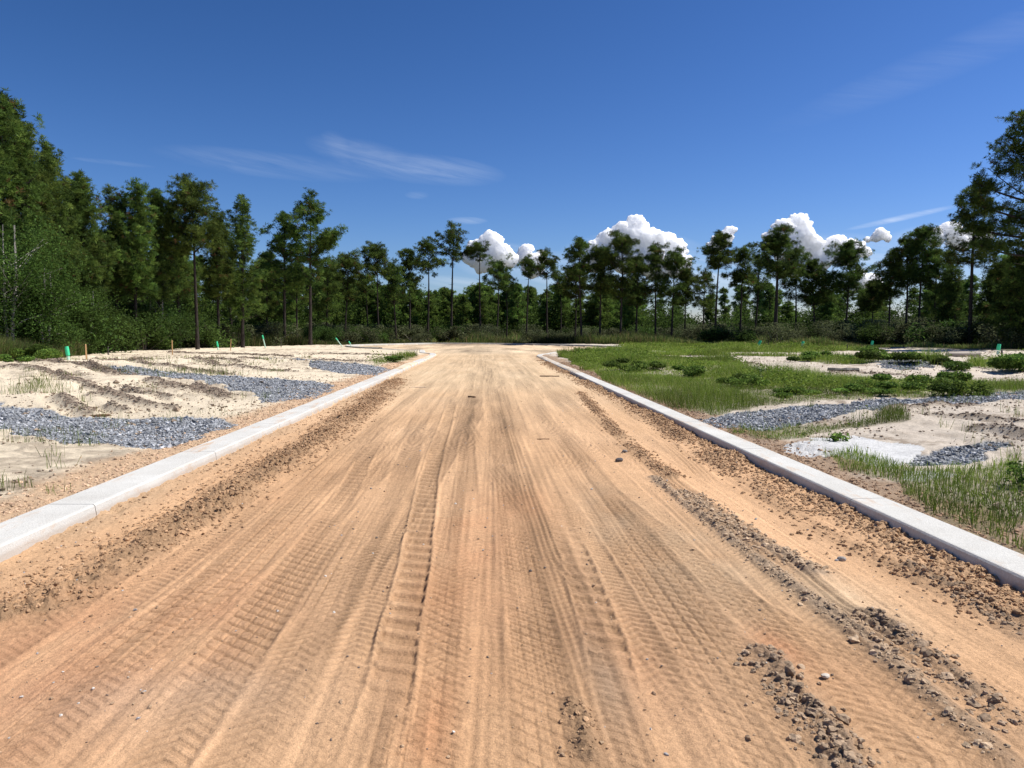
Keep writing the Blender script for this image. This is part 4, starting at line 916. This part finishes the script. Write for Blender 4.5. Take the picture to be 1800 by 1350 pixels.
for i in range(215):
    px = rs_.uniform(-40, 1840); row = rs_.random() ** 1.3 - .08
    D = np.interp(px, [0, 150, 300, 600, 1000, 1300, 1500, 1800], [45, 56, 74, 104, 116, 94, 84, 66]) * (1 + row * .35)
    want = np.interp(px, [0, 120, 300, 420, 600, 1000, 1800], [4.6, 4.2, 4.0, 2.8, 2.2, 2.2, 2.5]) * rs_.uniform(.55, 1.1) * (1 + row * .4)
    left_ = px < 420
    if want > 3.0: j = int(rs_.choice([8, 8, 9, 1]))
    else: j = int(rs_.choice(8, p=[.22, .2, .15, .05, .04, .04, .12, .18] if left_ else [.14, .10, .14, .18, .16, .16, .05, .07]))
    fm, sm, H0, ci = SP[j]; s = want / H0; X_ = (px - 855) / F * D
    if pdist(far_line, np.array([X_]), np.array([D]))[0] < 4: D += 6; X_ = (px - 855) / F * D
    wn = 'left wood' if px < 600 else ('far wood beyond the road' if px < 1000 else 'right wood')
    e_ = thing_plant('shrub', (X_, D, .15), fm, sm, M_leaf, lbl[ci] % wn, 'shrub', ('dark green', 'grey green', 'bright green')[ci] + ' shrubs at the foot of the ' + wn, rs_.uniform(0, 6.28), s)
    e_.scale = (s * rs_.uniform(.9, 1.3), s * 1.1, s)
# a mass of undergrowth deeper under the trees
buf = Buf(); n = 560000; px = rs_.uniform(-80, 1880, n); D = np.interp(px, [0, 150, 300, 600, 1000, 1500, 1800], [58, 70, 92, 136, 140, 112, 84]) + np.abs(rs_.normal(0, 1, n)) * 34
X_ = (px - 855) / F * D; hmax = (1.8 + 8.5 * np.clip(.42 + 1.9 * fbm(X_ * .22, D * .07, 5, 180, .65), 0, 1) ** 1.3) * np.interp(px, [0, 500, 700, 1000, 1200, 1800], [1.25, 1.0, 1.1, 1.1, .95, .85])
z = hmax * rs_.random(n) ** 1.15
cc = SC[0][rs_.integers(0, 3, n)] * np.array((1.3, 1.22, 1.1)) * rs_.uniform(.5, 1.4, (n, 1)) * (1 + 1.2 * fbm(X_ * .25, D * .1 + z, 3, 181))[:, None]
V, Fc, C_ = leaves(np.stack([X_, D, z], 1), .0014 * D * rs_.uniform(.6, 1.2, n), .1, cc, rs_); buf.add(V, Fc, C_)
tag(link('undergrowth', buf.mesh('undergrowth'), M_leaf), 'dense shaded thicket filling the wood between the pine trunks', 'thicket', kind='stuff')
# broadleaf trees at the left edge
def broad(rng, H, R, n, cols, size, low):
    fm, L = shrub(rng, R, H, n, size, cols, 34, low); b = Buf(); c = (.36, .34, .30)
    for k_ in range(3):
        a = rng.uniform(0, 6.28); P = np.array([[.1 * math.cos(a), .1 * math.sin(a), -.3], [.35 * math.cos(a), .35 * math.sin(a), H * .25], [.6 * math.cos(a + .4), .6 * math.sin(a + .4), H * .55], [.8 * math.cos(a + .6), .8 * math.sin(a), H * .9]])
        tube(b, P, [.10, .08, .055, .02], 7, c)
        for l in L[k_::3]:
            s = np.interp(l[2] * .7, P[:, 2], np.arange(4)); p = np.array([np.interp(s, np.arange(4), P[:, j]) for j in range(3)])
            tube(b, [p, (p + l) / 2 + (0, 0, .1), l], [.035, .022, .008], 4, c, cap=False)
    return fm, b.mesh('trunk', True)
BT = [(20, 372, 2.6, 46, 17000, 'leafy broadleaf tree with pale grey forked trunk at the left edge'), (75, 455, 1.9, 48, 9000, 'shorter broadleaf tree right of the pale trunked tree at the left edge'),
      (150, 500, 1.8, 56, 7000, 'low broadleaf sapling with spreading crown before the left wood'), (275, 508, 1.6, 70, 6000, 'slim broadleaf sapling before the dark middle of the left wood'),
      (-50, 400, 2.4, 44, 9000, 'broadleaf tree cut off by the left picture edge')]
for (px, ty, R, D, n, lab) in BT:
    top = at_depth(px, ty, D); b = at_depth(px, 600, D); H = top[2] - .2
    fm, tm = broad(rs_, H, R, n, np.array([(.055, .105, .020), (.075, .130, .026), (.040, .078, .016)]), .075, .05)
    e_ = empty('broadleaf_tree', (b[0], D, .2)); tag(e_, lab, 'tree'); link('trunk', tm, M_bark, e_); link('crown', fm, M_leaf, e_)

# ------------------------------------------------------------------ stakes and pipes
def plain(name, c, rough=.6, spec=.3, var=.15):
    m, t, b = material(name, rough, spec); tcn = N(t, 'ShaderNodeTexCoord'); n = noise_n(t, 14, 4, .6, tcn.outputs['Object'])
    t.links.new(ramp(t, n.outputs[0], [(.3, tuple(x * (1 - var) for x in c)), (.7, tuple(min(1, x * (1 + var)) for x in c))]), b.inputs['Base Color']); return m
M_pipe = plain('pale_green_plastic', (.50, .72, .56), .4, .5, .08); M_cap = plain('bright_green_tape', (.06, .62, .30), .5, .3, .2); M_wood = plain('stake_wood', (.55, .33, .15)); M_dark = plain('weathered_dark_post', (.045, .04, .035)); M_branch = plain('dead_wood', (.16, .10, .06), .9, .1, .4)
def pipe(px, ytop, ybase, D, dx, label, capf=.35, r=.055):
    b = at_depth(px, ybase, D); t = at_depth(px + dx, ytop, D); z0 = float(surface([b[0]], [D])[0][0]); H = max(t[2] - z0, .7)
    e_ = empty('drain_pipe', (b[0], D, z0)); tag(e_, label, 'pipe', 'tilted green marker pipes on the lots')
    v = np.array([t[0] - b[0], 0, H]); P0 = np.array([0, 0, -.15]); bf = Buf()
    th = np.linspace(0, 1, 5)[:, None]; tube(bf, P0 + (v - P0) * th * (1 - capf * .9), r, 12); link('pipe_shaft', bf.mesh('pipe_shaft', True), M_pipe, e_)
    bf = Buf(); a = v * (1 - capf); P = np.array([a, a + (v - a) * .4, a + (v - a) * .8, v]); tube(bf, P, [r * 1.25, r * 1.3, r * 1.25, r * 1.1], 12); link('pipe_cap', bf.mesh('pipe_cap', True), M_cap, e_)
pipe(121, 609, 628, 40, -4, 'thick green pipe stub with bent bright cap on the left bank beside the dark bush', .6, .075)
pipe(384, 600, 609, 66, -3, 'short bright green pipe leaning left between two wooden stakes', .6, .06)
pipe(467, 589, 605, 78, -6, 'long pale pipe leaning left with green tip, behind the left sand', .3, .06)
pipe(604, 594, 606.5, 84, -14, 'strongly tilted thin white green pipe left of the far kerb end', .25, .05)
pipe(621, 600, 607, 84, -8, 'small tilted pipe touching the far kerb end', .3, .05)
pipe(1331, 606, 615, 72, 6, 'short green pipe leaning right, leftmost of those in the right grass', .55, .10)
pipe(1408, 604, 614, 70, 4, 'pale pipe leaning slightly right in the middle of the right grass', .3, .10)
pipe(1531, 602, 615, 68, 3, 'pale green pipe rising from a weed clump below the mushroom shaped pine', .5, .09)
pipe(1753, 617, 632, 50, 3, 'thick green pipe stub beside the dark post at the right', .6, .09)
def stake(px, ytop, ybase, D, mat, label, r=.03):
    b = at_depth(px, ybase, D); z0 = float(surface([b[0]], [D])[0][0]); H = max(at_depth(px, ytop, D)[2] - z0, .45)
    bf = Buf(); a = r
    Vv = np.array([(-a, -a, -.2), (a, -a, -.2), (a, a, -.2), (-a, a, -.2), (-a, -a, H - .03), (a, -a, H - .03), (a, a, H - .03), (-a, a, H - .03), (-a * .7, -a * .7, H), (a * .7, -a * .7, H), (a * .7, a * .7, H), (-a * .7, a * .7, H)])
    f = [(0, 3, 2, 1), (8, 9, 10, 11)]
    for s in (0, 4):
        for k in range(4): f.append((s + k, s + (k + 1) % 4, s + 4 + (k + 1) % 4, s + 4 + k))
    bf.add(Vv, np.array(f)); o = link('survey_stake', bf.mesh('stake'), mat); o.location = (b[0], D, z0); o.rotation_euler = (rp.normal(0, .04), rp.normal(0, .04), rp.uniform(0, 1)); tag(o, label, 'stake', 'survey stakes')
stake(152, 605, 630, 44, M_wood, 'wooden stake right of the green pipe stub on the left bank', .035)
stake(190, 609, 618, 52, M_dark, 'thin dark stake behind the left sand bank', .03)
stake(303, 598, 617, 52, M_wood, 'wooden stake alone in the middle of the left lot', .03)
stake(405, 596, 610, 66, M_wood, 'wooden stake right of the short bright green pipe', .03)
stake(494, 596, 606, 80, M_dark, 'small dark stake right of the long pale pipe', .03)
stake(1489, 608, 626, 60, M_dark, 'dark thin post left of the pale green pipe in the weeds', .03)
stake(1350, 610, 620, 74, M_dark, 'dark thin stake right of the leftmost short green pipe', .03)
stake(1760, 622, 665, 36, M_dark, 'dark post standing tallest on the right lot', .032)
stake(1323, 598, 609, 88, M_wood, 'pale leaning stake in the grass left of the short green pipe', .03)
def lying(name, px, py, L, r, az, mat, label, cat, box=False):
    p = g(px, py, .02 if abs(px - 900) < 200 else .2); z0 = float(surface([p[0]], [p[1]])[0][0]); bf = Buf(); a = np.array([math.cos(az), math.sin(az), 0]) * L / 2
    k = np.linspace(-1, 1, 6)[:, None]; Pn = a * k + np.stack([rp.normal(0, r * .4, 6), rp.normal(0, r * .4, 6), np.full(6, r * .6)], 1)
    tube(bf, Pn, r * rp.uniform(.75, 1.1, 6), 4 if box else 7); o = link(name, bf.mesh(name, not box), mat); o.location = (p[0], p[1], z0); tag(o, label, cat)
lying('stick', 966, 661, .75, .025, -.35, M_branch, 'dark brown stick lying on the road near the start of the right kerb', 'stick')
lying('stick', 955, 770, .19, .009, .1, M_branch, 'short thin stick lying in a tyre track halfway down the road', 'stick')
lying('stick', 829, 697, .25, .025, 2.4, M_branch, 'tiny dark wood scrap in the middle of the road', 'stick')
lying('stick', 735, 680, .45, .014, .05, plain('pale_wood', (.62, .50, .36)), 'pale thin lath lying left of the road middle', 'stick')
lying('log', 172, 722, .5, .045, .05, M_branch, 'short dark log on the edge of the near left gravel strip', 'log')
lying('plank', 1482, 658, 1.0, .07, -.2, M_dark, 'black broken plank lying on the right lot', 'plank', True)
lying('log', 1695, 627, 2.2, .22, .1, plain('pale_debris', (.30, .25, .2)), 'pale tree debris heap lying before the dark right pines', 'log')
def rock(px, py, r, c, label, z=0.0):
    p = g(px, py, z); z0 = float(surface([p[0]], [p[1]])[0][0])
    d = rp.normal(size=(160, 3)); d /= np.linalg.norm(d, axis=1, keepdims=True)
    import bmesh
    bm = bmesh.new(); bmesh.ops.create_icosphere(bm, subdivisions=2, radius=1)
    pl = rp.normal(size=(9, 3)); pl /= np.linalg.norm(pl, axis=1, keepdims=True)
    for v in bm.verts:
        q = np.array(v.co); m = max(1, max((pl @ q) / .72)); q = q / m; v.co = (q[0] * r * 1.2, q[1] * r, q[2] * r * .75 + r * .45)
    me = bpy.data.meshes.new('rock'); bm.to_mesh(me); bm.free(); o = link('rock', me, plain('rock_grey', c, .9, .1, .3)); o.location = (p[0], p[1], z0); tag(o, label, 'rock')
rock(1088, 812, .045, (.12, .11, .11), 'dark grey angular stone sitting on the right half of the road')
rock(1098, 797, .04, (.22, .21, .20), 'grey flat stone just behind the dark angular stone')
rock(1480, 986, .03, (.30, .28, .26), 'small grey stone between the rutted track and the right kerb')
rock(1450, 1194, .02, (.55, .50, .42), 'pale pebble beside the dark clod heap at the lower right')

# ------------------------------------------------------------------ clouds
def cloud_mat():
    m, t, b = material('cloud', 1.0, 0.0); b.inputs['Base Color'].default_value = (.985, .985, .985, 1)
    b.inputs['Subsurface Weight'].default_value = 1.0; b.inputs['Subsurface Radius'].default_value = (1, 1, 1); b.inputs['Subsurface Scale'].default_value = 200.0
    b.inputs['IOR'].default_value = 1.01
    return m
    tr = N(t, 'ShaderNodeBsdfTranslucent'); tr.inputs[0].default_value = (.93, .94, .96, 1); mx = N(t, 'ShaderNodeMixShader'); mx.inputs[0].default_value = .4
    t.links.new(b.outputs[0], mx.inputs[1]); t.links.new(tr.outputs[0], mx.inputs[2]); t.links.new(mx.outputs[0], t.nodes['Material Output'].inputs['Surface'])
    return m
M_cloud = cloud_mat()
rc = np.random.default_rng(77)
def sphere_np(nu=18, nv=10):
    u = np.arange(nu) / nu * 2 * np.pi; v = np.linspace(0, np.pi, nv + 1)[1:-1]
    V = np.stack([np.outer(np.sin(v), np.cos(u)), np.outer(np.sin(v), np.sin(u)), np.outer(np.cos(v), np.ones(nu))], -1).reshape(-1, 3); V = np.vstack([V, [[0, 0, 1], [0, 0, -1]]])
    Fc = []
    for i in range(nv - 2):
        for j in range(nu):
            a = i * nu + j; b = i * nu + (j + 1) % nu; Fc += [(a, a + nu, b + nu), (a, b + nu, b)]
    n = len(V)
    for j in range(nu): Fc += [(n - 2, j, (j + 1) % nu), ((nv - 2) * nu + (j + 1) % nu, (nv - 2) * nu + j, n - 1)]
    return V, np.array(Fc)
SVt, SFt = sphere_np()
def cloud(blobs, Dc, label):
    cen = np.mean([b[:2] for b in blobs], 0); c0 = at_depth(cen[0], cen[1], Dc)
    S = []
    for (px, py, r) in blobs:
        p = at_depth(px, py - 2, Dc) - c0; R = r * .95 / F * Dc; S.append((p, R))
        for _ in range(26):
            d = rc.normal(size=3); d /= np.linalg.norm(d); d[2] = abs(d[2]) * .9 - .15; q = p + d * R * .82; R2 = R * rc.uniform(.2, .42); S.append((q, R2))
            for _ in range(5):
                e_ = rc.normal(size=3); e_ /= np.linalg.norm(e_); S.append((q + (e_ + d * .7) * R2 * .75, R2 * rc.uniform(.25, .5)))
    b = Buf()
    for p, R in S:
        V = SVt * R * (1 + .10 * np.sin(SVt[:, :1] * 7 + p[0]) * np.sin(SVt[:, 1:2] * 6 + p[2]) + rc.normal(0, .015, (len(SVt), 1))); b.add(V + p, SFt, (1, 1, 1))
    tmp = link('cloud', b.mesh('cloud', True)); md = tmp.modifiers.new('r', 'REMESH'); md.mode = 'VOXEL'; md.voxel_size = 7.0 * Dc / 5000; md.use_smooth_shade = True
    me = bpy.data.meshes.new_from_object(tmp.evaluated_get(bpy.context.evaluated_depsgraph_get())); bpy.data.objects.remove(tmp)
    nv = len(me.vertices); co = np.empty(nv * 3, np.float32); me.vertices.foreach_get('co', co); co = co.reshape(-1, 3); no = np.empty(nv * 3, np.float32); me.vertices.foreach_get('normal', no); no = no.reshape(-1, 3)
    q = co / 42.0; a = fbm(q[:, 0] + q[:, 1], q[:, 2] + 9, 4, 200, .6) + fbm(q[:, 1] - q[:, 2], q[:, 0] + 5, 4, 210, .6)
    co += no * (a * 26)[:, None]; me.vertices.foreach_set('co', co.ravel()); me.update()
    o = link('cloud', me, M_cloud); o.location = tuple(c0); tag(o, label, 'cloud', 'cumulus clouds low over the pines')
cloud([(862, 428, 20), (845, 440, 20), (875, 450, 24), (850, 462, 22), (895, 460, 16), (825, 455, 14)], 5200, 'small white cumulus right behind the tallest pine of the gap')
cloud([(926, 440, 11), (922, 455, 16), (945, 460, 16), (935, 475, 18), (955, 450, 8)], 5600, 'little white puff cloud above the middle of the gap')
cloud([(1118, 398, 19), (1095, 412, 22), (1070, 425, 20), (1050, 438, 18), (1120, 425, 30), (1150, 430, 26), (1170, 425, 16), (1185, 440, 22), (1100, 455, 30), (1150, 465, 30), (1190, 468, 24), (1045, 460, 22)], 5000, 'large white cumulus tower left of centre right, above the domed pines')
cloud([(1283, 409, 10), (1276, 420, 14), (1262, 430, 16)], 5400, 'small round cloud peeking out beside the tiered pine')
cloud([(1402, 396, 19), (1380, 408, 22), (1362, 422, 18), (1408, 420, 26), (1425, 435, 22), (1385, 440, 26), (1470, 432, 18), (1455, 445, 20), (1500, 440, 18), (1520, 446, 10), (1440, 462, 22), (1490, 456, 16), (1400, 470, 22)], 5100, 'large white double humped cumulus above the stout and mushroom shaped pines')
cloud([(1548, 414, 12), (1538, 420, 9), (1560, 420, 9), (1525, 424, 6)], 5500, 'small flat puff cloud right of the double humped cumulus')
cloud([(1645, 420, 18), (1670, 408, 18), (1690, 425, 20), (1720, 420, 20)], 5500, 'bright cloud glimpsed behind the thin trunked pine')
cloud([(1510, 490, 16), (1530, 500, 18), (1500, 505, 14)], 6000, 'low cloud patch between the mushroom shaped pine and the far right trio')
